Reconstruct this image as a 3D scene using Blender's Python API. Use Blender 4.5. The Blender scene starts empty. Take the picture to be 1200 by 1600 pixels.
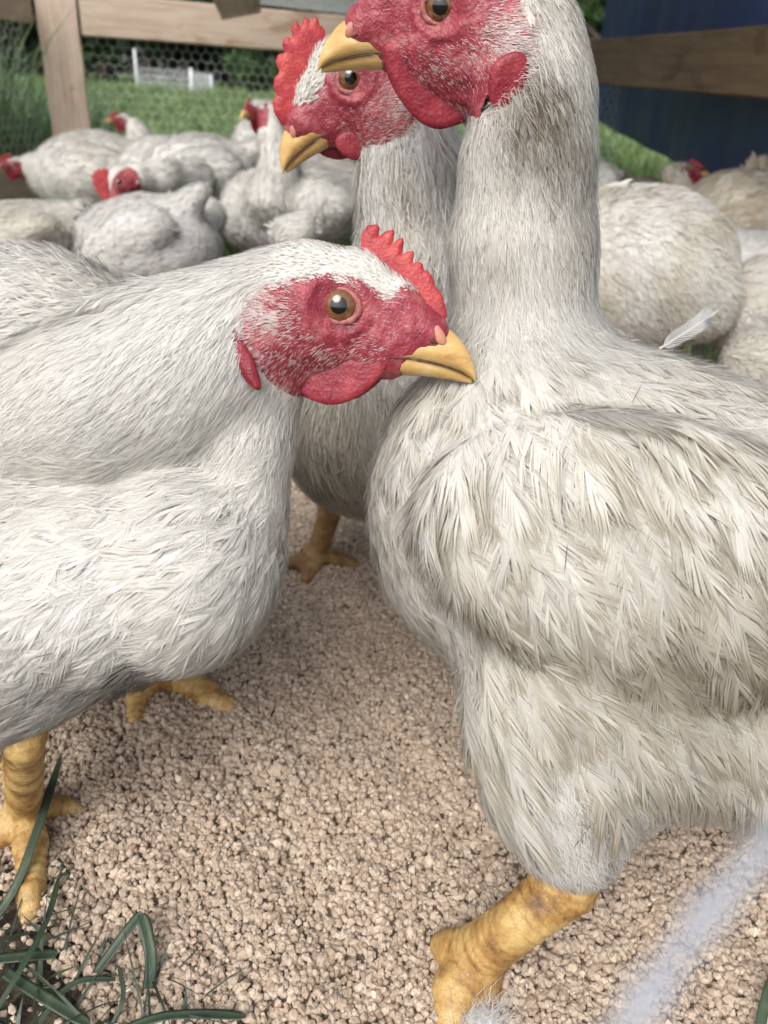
import bpy, math, random
import numpy as np
from mathutils import Vector, Matrix
R = math.radians
rng = np.random.default_rng(7)
random.seed(7)
sc = bpy.context.scene
COL = sc.collection

# ------------------------------------------------------------------ camera
FPX = 1209.0                      # focal length in photo pixels (1200 x 1600)
PITCH, ROLL, CAMZ = R(28.6), R(3.6), 0.33
cam_d = bpy.data.cameras.new("camera")
cam = bpy.data.objects.new("camera", cam_d); COL.objects.link(cam)
cam_d.sensor_fit = 'VERTICAL'; cam_d.sensor_height = 36.0
cam_d.lens = 36.0 * FPX / 1600.0
cam_d.clip_start = 0.005; cam_d.clip_end = 500
F0 = np.array([0, math.cos(PITCH), -math.sin(PITCH)])
U0 = np.array([0, math.sin(PITCH), math.cos(PITCH)])
R0 = np.array([1.0, 0, 0])
# roll: world verticals lean so that the right end of the horizon sits lower in the picture
RR = R0 * math.cos(ROLL) + U0 * math.sin(ROLL)
UU = -R0 * math.sin(ROLL) + U0 * math.cos(ROLL)
CAMP = np.array([0, 0, CAMZ])
M = Matrix(((RR[0], UU[0], -F0[0], 0), (RR[1], UU[1], -F0[1], 0), (RR[2], UU[2], -F0[2], CAMZ), (0, 0, 0, 1)))
cam.matrix_world = M
sc.camera = cam
cam_d.dof.use_dof = True
cam_d.dof.focus_distance = 0.285
cam_d.dof.aperture_fstop = 14

# ------------------------------------------------------------------ world, sun, exposure
SUN_EL, SUN_AZ = R(52), R(-35)
world = bpy.data.worlds.new("World"); sc.world = world; world.use_nodes = True
wn = world.node_tree; wn.nodes.clear()
wo = wn.nodes.new('ShaderNodeOutputWorld'); bg = wn.nodes.new('ShaderNodeBackground')
sky = wn.nodes.new('ShaderNodeTexSky'); sky.sky_type = 'NISHITA'; sky.sun_disc = False
sky.sun_elevation = SUN_EL; sky.sun_rotation = SUN_AZ
sky.air_density = 1.0; sky.dust_density = 3.5; sky.ozone_density = 1.0
hs = wn.nodes.new('ShaderNodeHueSaturation'); hs.inputs['Saturation'].default_value = 0.30
wn.links.new(sky.outputs[0], hs.inputs['Color']); wn.links.new(hs.outputs[0], bg.inputs[0])
bg.inputs[1].default_value = 0.12; wn.links.new(bg.outputs[0], wo.inputs[0])
sun_d = bpy.data.lights.new("sun", 'SUN'); sun = bpy.data.objects.new("sun", sun_d); COL.objects.link(sun)
sun_d.energy = 1.5; sun_d.angle = R(40); sun_d.color = (1.0, 0.965, 0.90)
sd = Vector((math.sin(SUN_AZ) * math.cos(SUN_EL), math.cos(SUN_AZ) * math.cos(SUN_EL), math.sin(SUN_EL)))
sd = Vector((-0.28, -0.62, 0.72)).normalized()
sun.rotation_euler = sd.to_track_quat('Z', 'Y').to_euler()
SUN_EL = math.asin(sd.z); SUN_AZ = math.atan2(sd.x, sd.y)
sky.sun_elevation = SUN_EL; sky.sun_rotation = SUN_AZ
sc.view_settings.view_transform = 'Standard'; sc.view_settings.look = 'None'
sc.view_settings.gamma = 1; sc.view_settings.use_curve_mapping = False
sc.view_settings.exposure = 0.70
sc.cycles.max_bounces = 6; sc.cycles.diffuse_bounces = 3; sc.cycles.glossy_bounces = 2
sc.cycles.transmission_bounces = 4; sc.cycles.transparent_max_bounces = 8

# ------------------------------------------------------------------ ray helpers
def ray(px, py):
    return RR * ((px - 600) / FPX) + UU * ((800 - py) / FPX) + F0
def PT(px, py, t): return CAMP + ray(px, py) * t
def PY(px, py, y):
    r = ray(px, py); return CAMP + r * (y / r[1])
def PZ(px, py, z=0.0):
    r = ray(px, py); return CAMP + r * ((z - CAMZ) / r[2])
def topx(P):
    d = np.asarray(P) - CAMP; w = d @ F0
    return np.stack([600 + FPX * (d @ RR) / w, 800 - FPX * (d @ UU) / w], -1)

# ------------------------------------------------------------------ objects
def tag(o, label=None, cat=None, group=None, kind=None):
    if label: o['label'] = label
    if cat: o['category'] = cat
    if group: o['group'] = group
    if kind: o['kind'] = kind
    return o
def empty(name, loc=(0, 0, 0)):
    o = bpy.data.objects.new(name, None); COL.objects.link(o); o.location = loc
    o.empty_display_size = 0.02
    return o
def mesh_np(name, V, Fc, mat, parent=None, smooth=True, attrs=None, loc=None):
    """V (n,3); Fc list of (m,k) int arrays; attrs {name: (n,3) colours}"""
    V = np.asarray(V, dtype=np.float32)
    if loc is None: loc = np.zeros(3) if parent is None else None
    if parent is not None:
        V = V - np.array(parent.location, dtype=np.float32)
        pp = parent.parent
        if pp is not None: V = V - np.array(pp.location, dtype=np.float32)
    else:
        V = V - np.array(loc, dtype=np.float32)
    me = bpy.data.meshes.new(name)
    if not isinstance(Fc, list): Fc = [Fc]
    Fc = [np.asarray(f, dtype=np.int32) for f in Fc if len(f)]
    nl = sum(f.size for f in Fc); nf = sum(len(f) for f in Fc)
    me.vertices.add(len(V)); me.vertices.foreach_set('co', V.ravel())
    me.loops.add(nl); me.loops.foreach_set('vertex_index', np.concatenate([f.ravel() for f in Fc]))
    me.polygons.add(nf)
    st = []; s = 0
    for f in Fc:
        st.append(s + np.arange(len(f)) * f.shape[1]); s += f.size
    me.polygons.foreach_set('loop_start', np.concatenate(st).astype(np.int32))
    me.polygons.foreach_set('use_smooth', np.full(nf, smooth, dtype=bool))
    if attrs:
        for k, c in attrs.items():
            a = me.color_attributes.new(k, 'FLOAT_COLOR', 'POINT')
            c4 = np.ones((len(V), 4), dtype=np.float32); c4[:, :3] = c
            a.data.foreach_set('color', c4.ravel())
    me.update(calc_edges=True)
    if mat is not None: me.materials.append(mat)
    o = bpy.data.objects.new(name, me); COL.objects.link(o)
    if parent is not None: o.parent = parent
    else: o.location = loc
    return o

# ------------------------------------------------------------------ materials
def newmat(name):
    m = bpy.data.materials.new(name); m.use_nodes = True
    return m, m.node_tree, m.node_tree.nodes['Principled BSDF']
def node(nt, typ, **kw):
    n = nt.nodes.new(typ)
    for k, v in kw.items():
        if k in n.inputs: n.inputs[k].default_value = v
        else: setattr(n, k, v)
    return n
def noise_col(nt, scale, stops, detail=6, rough=0.6, coord='Object', vec_scale=None, dist=0):
    tc = nt.nodes.new('ShaderNodeTexCoord'); out = tc.outputs[coord]
    if vec_scale:
        mp = nt.nodes.new('ShaderNodeMapping'); mp.inputs['Scale'].default_value = vec_scale
        nt.links.new(out, mp.inputs[0]); out = mp.outputs[0]
    n = node(nt, 'ShaderNodeTexNoise', Scale=scale, Detail=detail, Roughness=rough, Distortion=dist)
    nt.links.new(out, n.inputs['Vector'])
    r = nt.nodes.new('ShaderNodeValToRGB'); cr = r.color_ramp
    while len(cr.elements) > 1: cr.elements.remove(cr.elements[-1])
    cr.elements[0].position = stops[0][0]; cr.elements[0].color = (*stops[0][1], 1)
    for p, c in stops[1:]:
        e = cr.elements.new(p); e.color = (*c, 1)
    nt.links.new(n.outputs['Fac'], r.inputs[0])
    return n, r, out
def bump(nt, fac, strength, dist, bsdf):
    b = node(nt, 'ShaderNodeBump', Strength=strength, Distance=dist)
    nt.links.new(fac, b.inputs['Height']); nt.links.new(b.outputs[0], bsdf.inputs['Normal'])
    return b
def simple(name, stops, scale=30, rough=0.6, bstr=0.3, bdist=0.001, detail=6, sss=0, sssr=(1, .3, .2), spec=0.5, coord='Object', vec_scale=None, bscale=None):
    m, nt, b = newmat(name)
    n, r, o = noise_col(nt, scale, stops, detail=detail, coord=coord, vec_scale=vec_scale)
    nt.links.new(r.outputs[0], b.inputs['Base Color'])
    b.inputs['Roughness'].default_value = rough
    b.inputs['Specular IOR Level'].default_value = spec
    if bstr:
        f = n.outputs['Fac']
        if bscale:
            n2 = node(nt, 'ShaderNodeTexNoise', Scale=bscale, Detail=4.0); nt.links.new(o, n2.inputs['Vector']); f = n2.outputs['Fac']
        bump(nt, f, bstr, bdist, b)
    if sss:
        b.inputs['Subsurface Weight'].default_value = sss
        b.inputs['Subsurface Radius'].default_value = sssr
        b.inputs['Subsurface Scale'].default_value = 0.002
    return m

def plumage_mat():
    m, nt, b = newmat('white_plumage')
    a = nt.nodes.new('ShaderNodeVertexColor'); a.layer_name = 'tint'
    nt.links.new(a.outputs['Color'], b.inputs['Base Color'])
    b.inputs['Roughness'].default_value = 0.55
    b.inputs['Specular IOR Level'].default_value = 0.25
    tr = nt.nodes.new('ShaderNodeBsdfTranslucent'); nt.links.new(a.outputs['Color'], tr.inputs['Color'])
    mx = nt.nodes.new('ShaderNodeMixShader'); mx.inputs[0].default_value = 0.42
    out = nt.nodes['Material Output']
    nt.links.new(b.outputs[0], mx.inputs[1]); nt.links.new(tr.outputs[0], mx.inputs[2]); nt.links.new(mx.outputs[0], out.inputs[0])
    return m
def under_mat():
    m, nt, b = newmat('downy_underplumage')
    a = nt.nodes.new('ShaderNodeVertexColor'); a.layer_name = 'tint'
    n, r, o = noise_col(nt, 260, [(0.3, (.62, .6, .56)), (0.7, (1, 1, 1))], detail=5)
    mx = nt.nodes.new('ShaderNodeMix'); mx.data_type = 'RGBA'; mx.blend_type = 'MULTIPLY'; mx.inputs[0].default_value = 1
    nt.links.new(a.outputs['Color'], mx.inputs[6]); nt.links.new(r.outputs[0], mx.inputs[7])
    nt.links.new(mx.outputs[2], b.inputs['Base Color']); b.inputs['Roughness'].default_value = 0.9
    bump(nt, n.outputs['Fac'], 0.8, 0.002, b)
    return m
MAT = {}
MAT['plume'] = plumage_mat()
MAT['under'] = under_mat()
def face_mat(name, c0, c1, c2, bs=.6):
    m, nt, b = newmat(name)
    n, r, o = noise_col(nt, 110, [(0.30, c0), (0.5, c1), (0.72, c2)], detail=8, rough=0.65)
    nt.links.new(r.outputs[0], b.inputs['Base Color'])
    b.inputs['Roughness'].default_value = 0.5
    v = node(nt, 'ShaderNodeTexVoronoi', Scale=900.0); nt.links.new(o, v.inputs['Vector'])
    n2 = node(nt, 'ShaderNodeTexNoise', Scale=350.0, Detail=5.0); nt.links.new(o, n2.inputs['Vector'])
    ad = nt.nodes.new('ShaderNodeMath'); ad.operation = 'ADD'
    nt.links.new(v.outputs['Distance'], ad.inputs[0]); nt.links.new(n2.outputs['Fac'], ad.inputs[1])
    bump(nt, ad.outputs[0], bs, 0.0008, b)
    b.inputs['Subsurface Weight'].default_value = 0.25
    b.inputs['Subsurface Radius'].default_value = (1, .25, .2); b.inputs['Subsurface Scale'].default_value = 0.0015
    return m
MAT['face'] = face_mat('red_face_skin', (.15, .012, .022), (.28, .030, .048), (.46, .15, .15), .32)
MAT['comb'] = face_mat('red_comb_skin', (.24, .012, .02), (.39, .028, .034), (.55, .095, .07), .24)
MAT['wattle'] = face_mat('crimson_wattle_skin', (.14, .007, .017), (.24, .014, .029), (.36, .045, .052), .24)
MAT['lid'] = simple('pink_eyelid', [(0.3, (.24, .045, .05)), (0.7, (.44, .17, .15))], 450, 0.55, .8, .0006, sss=.15)
MAT['beak'] = simple('horn_beak', [(0.25, (.34, .17, .06)), (0.42, (.55, .34, .12)), (0.6, (.62, .42, .17)), (0.8, (.70, .56, .34))], 90, 0.42, .22, .0006, sss=.2, sssr=(1, .6, .3), vec_scale=(1, 1, 2.5), bscale=300)
MAT['cere'] = simple('fleshy_cere', [(0.3, (.46, .14, .12)), (0.7, (.58, .30, .19))], 200, 0.45, .3, .0004, sss=.2)
MAT['mouth'] = simple('dark_mouth_line', [(0.3, (.05, .02, .012)), (0.7, (.10, .04, .02))], 200, 0.6, .3, .0004)
MAT['claw'] = simple('dark_claw', [(0.3, (.05, .035, .025)), (0.7, (.16, .12, .08))], 200, 0.45, .3, .0004)
def leg_mat():
    m, nt, b = newmat('scaly_yellow_leg'); va = nt.nodes.new('ShaderNodeVertexColor'); va.layer_name = 'tint'
    n, r, o = noise_col(nt, 75, [(0.28, (.13, .07, .035)), (0.42, (.34, .19, .06)), (0.58, (.54, .37, .15)), (0.78, (.62, .47, .28))], detail=8)
    v = node(nt, 'ShaderNodeTexVoronoi', Scale=520.0, feature='DISTANCE_TO_EDGE'); 
    mp = nt.nodes.new('ShaderNodeMapping'); mp.inputs['Scale'].default_value = (1, 1, 1.7)
    nt.links.new(o, mp.inputs[0]); nt.links.new(mp.outputs[0], v.inputs['Vector'])
    mr = node(nt, 'ShaderNodeMapRange'); mr.inputs['From Max'].default_value = 0.12
    nt.links.new(v.outputs['Distance'], mr.inputs['Value'])
    cr = nt.nodes.new('ShaderNodeMix'); cr.data_type = 'RGBA'; cr.blend_type = 'MULTIPLY'; cr.inputs[0].default_value = .14
    nt.links.new(r.outputs[0], cr.inputs[6]); nt.links.new(mr.outputs[0], cr.inputs[7])
    c2 = nt.nodes.new('ShaderNodeMix'); c2.data_type = 'RGBA'; c2.blend_type = 'MULTIPLY'; c2.inputs[0].default_value = 1
    nt.links.new(cr.outputs[2], c2.inputs[6]); nt.links.new(va.outputs[0], c2.inputs[7])
    nt.links.new(c2.outputs[2], b.inputs['Base Color']); b.inputs['Roughness'].default_value = .5
    bump(nt, mr.outputs[0], .3, .0006, b)
    return m
MAT['leg'] = leg_mat()
def eye_mat():
    m, nt, b = newmat('brown_iris')
    n, r, o = noise_col(nt, 400, [(0.3, (.10, .038, .012)), (0.7, (.22, .10, .035))], detail=4)
    nt.links.new(r.outputs[0], b.inputs['Base Color']); b.inputs['Roughness'].default_value = .08
    b.inputs['Coat Weight'].default_value = 1; b.inputs['Coat Roughness'].default_value = .02
    return m
MAT['iris'] = eye_mat()
mm, nt_, b_ = newmat('black_pupil'); b_.inputs['Base Color'].default_value = (.004, .003, .003, 1); b_.inputs['Roughness'].default_value = .05; b_.inputs['Coat Weight'].default_value = 1
MAT['pupil'] = mm

# ------------------------------------------------------------------ signed distance modelling
def smin(a, b, k):
    if k <= 0: return np.minimum(a, b)
    h = np.clip(0.5 + 0.5 * (b - a) / k, 0, 1)
    return b * (1 - h) + a * h - k * h * (1 - h)
class Body:
    """smooth union of ellipsoids and tapered limbs: one continuous surface"""
    def __init__(s): s.p = []; s.bb = []
    def ell(s, c, r, rot=None, k=0.02):
        c = np.array(c, float); r = np.array(r, float)
        s.p.append(('e', c, r, None if rot is None else np.array(rot, float), k)); m = r.max(); s.bb += [c - m, c + m]; return s
    def cap(s, a, b, ra, rb, k=0.02):
        a = np.array(a, float); b = np.array(b, float)
        s.p.append(('c', a, b, ra, rb, k)); m = max(ra, rb); s.bb += [a - m, a + m, b - m, b + m]; return s
    def groove(s, a, b, ra, rb, k=0.004):
        s.p.append(('g', np.array(a, float), np.array(b, float), ra, rb, k)); return s
    def chain(s, pts, k=0.02):
        for (a, ra), (b, rb) in zip(pts[:-1], pts[1:]): s.cap(a, b, ra, rb, k)
        return s
    def ev(s, P):
        d = None
        for q in s.p:
            if q[0] == 'e':
                v = P - q[1]
                if q[3] is not None: v = v @ q[3]          # columns are the local axes
                k0 = np.linalg.norm(v / q[2], axis=-1); k1 = np.linalg.norm(v / (q[2] ** 2), axis=-1)
                e = k0 * (k0 - 1) / np.maximum(k1, 1e-9); k = q[4]
            else:
                a, b, ra, rb, k = q[1:]
                ab = b - a; t = np.clip(((P - a) @ ab) / max(ab @ ab, 1e-12), 0, 1)
                e = np.linalg.norm(P - a - t[..., None] * ab, axis=-1) - (ra + (rb - ra) * t)
                if q[0] == 'g': d = -smin(-d, e, k); continue
            d = e if d is None else smin(d, e, k)
        return d
    def bounds(s, m):
        B = np.array(s.bb); return B.min(0) - m, B.max(0) + m
def surface_nets(Fv, org, h):
    nx, ny, nz = Fv.shape
    S = Fv < 0
    c = np.zeros((nx - 1, ny - 1, nz - 1), np.int8)
    for i in (0, 1):
        for j in (0, 1):
            for k in (0, 1):
                c += S[i:nx - 1 + i, j:ny - 1 + j, k:nz - 1 + k]
    act = (c > 0) & (c < 8)
    idx = np.full(act.shape, -1, np.int64); I = np.argwhere(act); idx[act] = np.arange(len(I))
    sm = np.zeros((len(I), 3)); cn = np.zeros(len(I))
    corners = [(i, j, k) for i in (0, 1) for j in (0, 1) for k in (0, 1)]
    for a in corners:
        for ax in range(3):
            if a[ax]: continue
            b = list(a); b[ax] = 1
            fa = Fv[I[:, 0] + a[0], I[:, 1] + a[1], I[:, 2] + a[2]]; fb = Fv[I[:, 0] + b[0], I[:, 1] + b[1], I[:, 2] + b[2]]
            cr = (fa < 0) != (fb < 0)
            t = np.where(cr, fa / np.where(np.abs(fa - fb) < 1e-12, 1, fa - fb), 0)
            p = np.array(a, float)[None] + 0
            p = np.repeat(p, len(I), 0); p[:, ax] += t
            sm[cr] += p[cr]; cn[cr] += 1
    V = (I + sm / cn[:, None]) * h + org
    Q = []
    for ax in range(3):
        sl0 = [slice(1, -1)] * 3; sl0[ax] = slice(0, -1); sl1 = [slice(1, -1)] * 3; sl1[ax] = slice(1, None)
        A = S[tuple(sl0)]; B = S[tuple(sl1)]
        E = np.argwhere(A != B); 
        off = np.ones(3, int); off[ax] = 0
        E = E + off
        u, w = (ax + 1) % 3, (ax + 2) % 3
        def g(du, dw):
            e = E.copy(); e[:, u] += du; e[:, w] += dw; return idx[e[:, 0], e[:, 1], e[:, 2]]
        q = np.stack([g(-1, -1), g(0, -1), g(0, 0), g(-1, 0)], 1)
        fl = ~S[E[:, 0], E[:, 1], E[:, 2]]
        q[fl] = q[fl][:, ::-1]
        Q.append(q)
    Q = np.concatenate(Q); Q = Q[(Q >= 0).all(1)]
    return V, Q
class Grid:
    def __init__(s, body, h, m=0.02, clip=None):
        lo, hi = body.bounds(m)
        if clip is not None: lo = np.maximum(lo, clip[0]); hi = np.minimum(hi, clip[1])
        s.o = lo; s.h = h; n = np.ceil((hi - lo) / h).astype(int) + 1
        ax = [lo[i] + np.arange(n[i]) * h for i in range(3)]
        s.f = np.empty(n, np.float32)
        for i in range(n[0]):
            Y, Z = np.meshgrid(ax[1], ax[2], indexing='ij')
            P = np.stack([np.full_like(Y, ax[0][i]), Y, Z], -1); s.f[i] = body.ev(P)
        s.g = np.stack(np.gradient(s.f, h), -1)
    def sam(s, A, P):
        q = (P - s.o) / s.h; n = np.array(s.f.shape)
        q = np.clip(q, 0, n - 1.001); i = q.astype(int); t = q - i
        r = 0
        for a in (0, 1):
            for b in (0, 1):
                for c in (0, 1):
                    w = (t[..., 0] if a else 1 - t[..., 0]) * (t[..., 1] if b else 1 - t[..., 1]) * (t[..., 2] if c else 1 - t[..., 2])
                    v = A[i[..., 0] + a, i[..., 1] + b, i[..., 2] + c]
                    r = r + (v * w if v.ndim == w.ndim else v * w[..., None])
        return r
    def d(s, P): return s.sam(s.f, P)
    def n(s, P):
        g = s.sam(s.g, P); return g / np.maximum(np.linalg.norm(g, axis=-1, keepdims=True), 1e-9)
    def stick(s, P, hgt, it=2):
        for _ in range(it): P = P + (hgt - s.d(P))[..., None] * s.n(P)
        return P
    def mesh(s): return surface_nets(s.f, s.o, s.h)

def nrm(v): return v / np.maximum(np.linalg.norm(v, axis=-1, keepdims=True), 1e-12)
_K = np.random.default_rng(3).normal(size=(14, 3)); _PH = np.random.default_rng(4).uniform(0, 6.28, 14)
def fnoise(P, scale):
    r = 0
    for i in range(14):
        f = 1 + (i // 5) * 1.1
        r = r + np.sin(P @ _K[i] * scale * f + _PH[i]) / f
    return r / 5.0                              # about -1..1
def surf_sample(V, Q, n, rg, keep=None):
    a = np.linalg.norm(np.cross(V[Q[:, 1]] - V[Q[:, 0]], V[Q[:, 3]] - V[Q[:, 0]]), axis=1)
    if keep is not None: a = a * keep(V[Q].mean(1))
    p = a / a.sum(); f = rg.choice(len(Q), n, p=p); u = rg.random((n, 1)); v = rg.random((n, 1))
    q = V[Q[f]]
    return q[:, 0] * (1 - u) * (1 - v) + q[:, 1] * u * (1 - v) + q[:, 2] * u * v + q[:, 3] * (1 - u) * v
class Flow:
    """direction the feathers lie in, interpolated between hand-set anchors"""
    def __init__(s, A, D, p=3.0): s.A = np.array(A); s.D = nrm(np.array(D)); s.p = p
    def __call__(s, P):
        d = np.linalg.norm(P[..., None, :] - s.A, axis=-1); w = 1 / (d + 0.004) ** s.p
        return nrm(w @ s.D)
def px_flow(anch):
    A, D = [], []
    for px, py, y, dx, dy in anch:
        A.append(PY(px, py, y)); D.append(RR * dx - UU * dy)
    return Flow(A, D)
def grow(G, P, flow, L, K, h0, h1, jit, rg):
    """centre lines of feathers that lie along the flow and follow the body"""
    N = len(P); n0 = G.n(P); j = rg.normal(0, 1, (N, 3)) * (jit[:, None] if np.ndim(jit) else jit)
    C = [G.stick(P, h0 if np.ndim(h0) else np.full(N, h0), 1)]
    T = []
    for k in range(1, K + 1):
        c = C[-1]; n = G.n(c); d = flow(c) + j; d = nrm(d - (d * n).sum(-1, keepdims=True) * n)
        T.append(d); c = c + d * (L / K)[:, None]; u = k / K
        c = G.stick(c, h0 + (h1 - h0) * u ** 1.3, 1); C.append(c)
    T.append(T[-1]); C = np.stack(C, 1); T = np.stack(T, 1)
    Nn = G.n(C); S = nrm(np.cross(Nn, T)); return C, T, S, Nn
def ribbons(C, S, w):
    """C,S (N,K+1,3), w (N,K+1) half widths; last station a point"""
    N, K1, _ = C.shape
    L = C[:, :-1] - S[:, :-1] * w[:, :-1, None]; Rr = C[:, :-1] + S[:, :-1] * w[:, :-1, None]
    V = np.concatenate([np.stack([L, Rr], 2).reshape(N, -1, 3), C[:, -1:]], 1)      # (N, 2K+1, 3)
    m = 2 * (K1 - 1) + 1; b = np.arange(N)[:, None, None] * m
    q = np.array([[2 * i + 2, 2 * i + 3, 2 * i + 1, 2 * i] for i in range(K1 - 2)], int).reshape(-1, 4)
    t = np.array([[m - 1, m - 2, m - 3]])
    return V.reshape(-1, 3), [(b + q[None]).reshape(-1, 4) if len(q) else np.zeros((0, 4), int), (b + t[None]).reshape(-1, 3)], m
def lerpC(C, u):
    K = C.shape[1] - 1; x = np.clip(u, 0, 1) * K; i = np.minimum(x.astype(int), K - 1); t = x - i
    a = np.take_along_axis(C, i[..., None].reshape(C.shape[0], -1, 1), 1); b = np.take_along_axis(C, i[..., None].reshape(C.shape[0], -1, 1) + 1, 1)
    return a * (1 - t[..., None]) + b * t[..., None]
class Plume:
    def __init__(s): s.V = []; s.Q = []; s.T = []; s.C = []; s.n = 0; s.N = []; s.rg = np.random.default_rng(5)
    def add(s, V, F, col, G=None, m=1, tilt=.22):
        # normals of the coat: those of the body under it, each strand tipped a little its own way
        if G is not None: s.N.append(nrm(G.n(V) + np.repeat(s.rg.normal(0, tilt, (len(V) // m, 3)), m, 0)))
        s.V.append(V); s.Q.append(F[0] + s.n); s.T.append(F[1] + s.n); s.C.append(col); s.n += len(V)
    def strands(s, G, P, flow, L, w, col, rg, K=4, h0=-0.0003, h1=0.0015, jit=0.15, tipdark=0):
        if len(P) == 0: return
        C, T, S, Nn = grow(G, P, flow, L, K, h0, h1, jit, rg)
        N = len(P)
        tw = rg.uniform(-0.5, 0.5, (N, 1, 1)); S2 = nrm(S + Nn * tw)
        u = np.linspace(0, 1, K + 1)[None]; W = w[:, None] * (0.55 + 0.9 * u * (1 - u) * 2) 
        V, F, m = ribbons(C, S2, W)
        s.add(V, F, np.repeat(col, m, 0), G, m, .25)
    def feathers(s, G, P, flow, L, Wd, col, rg, nb=12, K=5, h0=0.0, h1=0.003, jit=0.18, gap=0.9, split=0.12, tipd=.12):
        N = len(P)
        if N == 0: return
        C, T, S, Nn = grow(G, P, flow, L, K, h0, h1, jit, rg)
        # rachis
        u = np.linspace(0, 1, K + 1)[None]; 
        V, F, m = ribbons(C + Nn * 0.00025, S, np.full((N, K + 1), 0.00022) * (1.2 - u)); s.add(V, F, np.repeat(col * 0.97, m, 0), G, m, .1)
        # vane: fine barbs lying side by side, parted here and there into clumps
        ui = (np.arange(nb) + .5)[None] / nb * 0.90 + 0.04 + rg.uniform(-.2, .2, (N, nb)) * (0.9 / nb)
        prof = np.clip(np.sin(np.pi * np.clip(ui * 0.74 + 0.19, 0, 1)), 0, 1) ** 0.65
        ng = max(2, nb // 4)
        for sgn in (-1, 1):
            base = lerpC(C, ui); t = nrm(lerpC(T, ui)); sd = nrm(lerpC(S, ui)) * sgn; nn = nrm(lerpC(Nn, ui))
            gi = np.clip((ui * ng + rg.uniform(0, 1, (N, 1))).astype(int), 0, ng); gv = rg.normal(0, split, (N, ng + 1))
            ga = np.take_along_axis(gv, gi, 1)
            ang = R(40) - R(34) * ui ** 1.8 + ga + rg.normal(0, .03, (N, nb))
            ln = Wd[:, None] * prof * (1 + ga * .5) * rg.uniform(.9, 1.06, (N, nb)) / np.sin(R(33))
            d0 = t * np.cos(ang)[..., None] + sd * np.sin(ang)[..., None]
            d1 = nrm(d0 + t * 0.9)
            bend = 0.05 + rg.uniform(0.0, 0.10, (N, 1)) - ga * .25
            p0 = base; p1 = p0 + d0 * (ln * .5)[..., None] - nn * (ln * bend * .3)[..., None]; p2 = p1 + d1 * (ln * .5)[..., None] - nn * (ln * bend)[..., None]
            CC = np.stack([p0, p1, p2], 2).reshape(-1, 3, 3)
            SS = np.cross(np.repeat(nn.reshape(-1, 1, 3), 3, 1), np.stack([d0, d0, d1], 2).reshape(-1, 3, 3)); SS = nrm(SS)
            hw = (L[:, None] / nb * gap * 0.5 * rg.uniform(.8, 1.1, (N, nb))).reshape(-1, 1) * np.array([[.55, .85, .5]])
            V, F, m = ribbons(CC, SS, hw)
            cb = np.repeat(col[:, None], nb, 1) * np.where(rg.random((N, nb, 1)) < .18, rg.uniform(.80, .93, (N, nb, 1)), rg.uniform(.95, 1.04, (N, nb, 1))) * (1 - .10 * (np.abs(ga) > split * 1.2))[..., None]
            tipc = 1 - tipd * rg.uniform(.3, 1, (N, 1, 1)) * np.array([0, 0, .25, .25, 1.0])[None, None]
            s.add(V, F, (cb.reshape(-1, 1, 3) * np.broadcast_to(tipc, (N, nb, 5)).reshape(-1, 5, 1) ** np.array([.8, 1.0, 1.35])).reshape(-1, 3), G, m, .13)
    def build(s, name, parent):
        V = np.concatenate(s.V)
        o = mesh_np(name, V, [np.concatenate(s.Q), np.concatenate(s.T)], MAT['plume'], parent, smooth=True, attrs={'tint': np.clip(np.concatenate(s.C), 0, .90)})
        if s.N and sum(len(x) for x in s.N) == len(V):
            a = o.data.attributes.new('custom_normal', 'FLOAT_VECTOR', 'POINT'); a.data.foreach_set('vector', np.concatenate(s.N).astype(np.float32).ravel()); o.data.update()
        return o

# ------------------------------------------------------------------ planar fleshy shapes (combs, wattles) as inflated outlines
def poly_sdf(P2, poly):
    poly = np.array(poly, float); d = np.full(P2.shape[:-1], 1e9); ins = np.zeros(P2.shape[:-1], bool)
    n = len(poly); j = n - 1
    for i in range(n):
        a, b = poly[i], poly[j]; e = b - a; w = P2 - a
        t = np.clip((w @ e) / (e @ e), 0, 1); q = w - t[..., None] * e; d = np.minimum(d, (q ** 2).sum(-1))
        c = ((a[1] > P2[..., 1]) != (b[1] > P2[..., 1])) & (P2[..., 0] < (b[0] - a[0]) * (P2[..., 1] - a[1]) / (b[1] - a[1] + 1e-12) + a[0])
        ins ^= c; j = i
    d = np.sqrt(d); return np.where(ins, -d, d)
def smooth_poly(p, n=3):
    p = np.array(p, float)
    for _ in range(n):
        q = np.roll(p, -1, 0); p = np.stack([p * .75 + q * .25, p * .25 + q * .75], 1).reshape(-1, 2)
    return p
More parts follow.
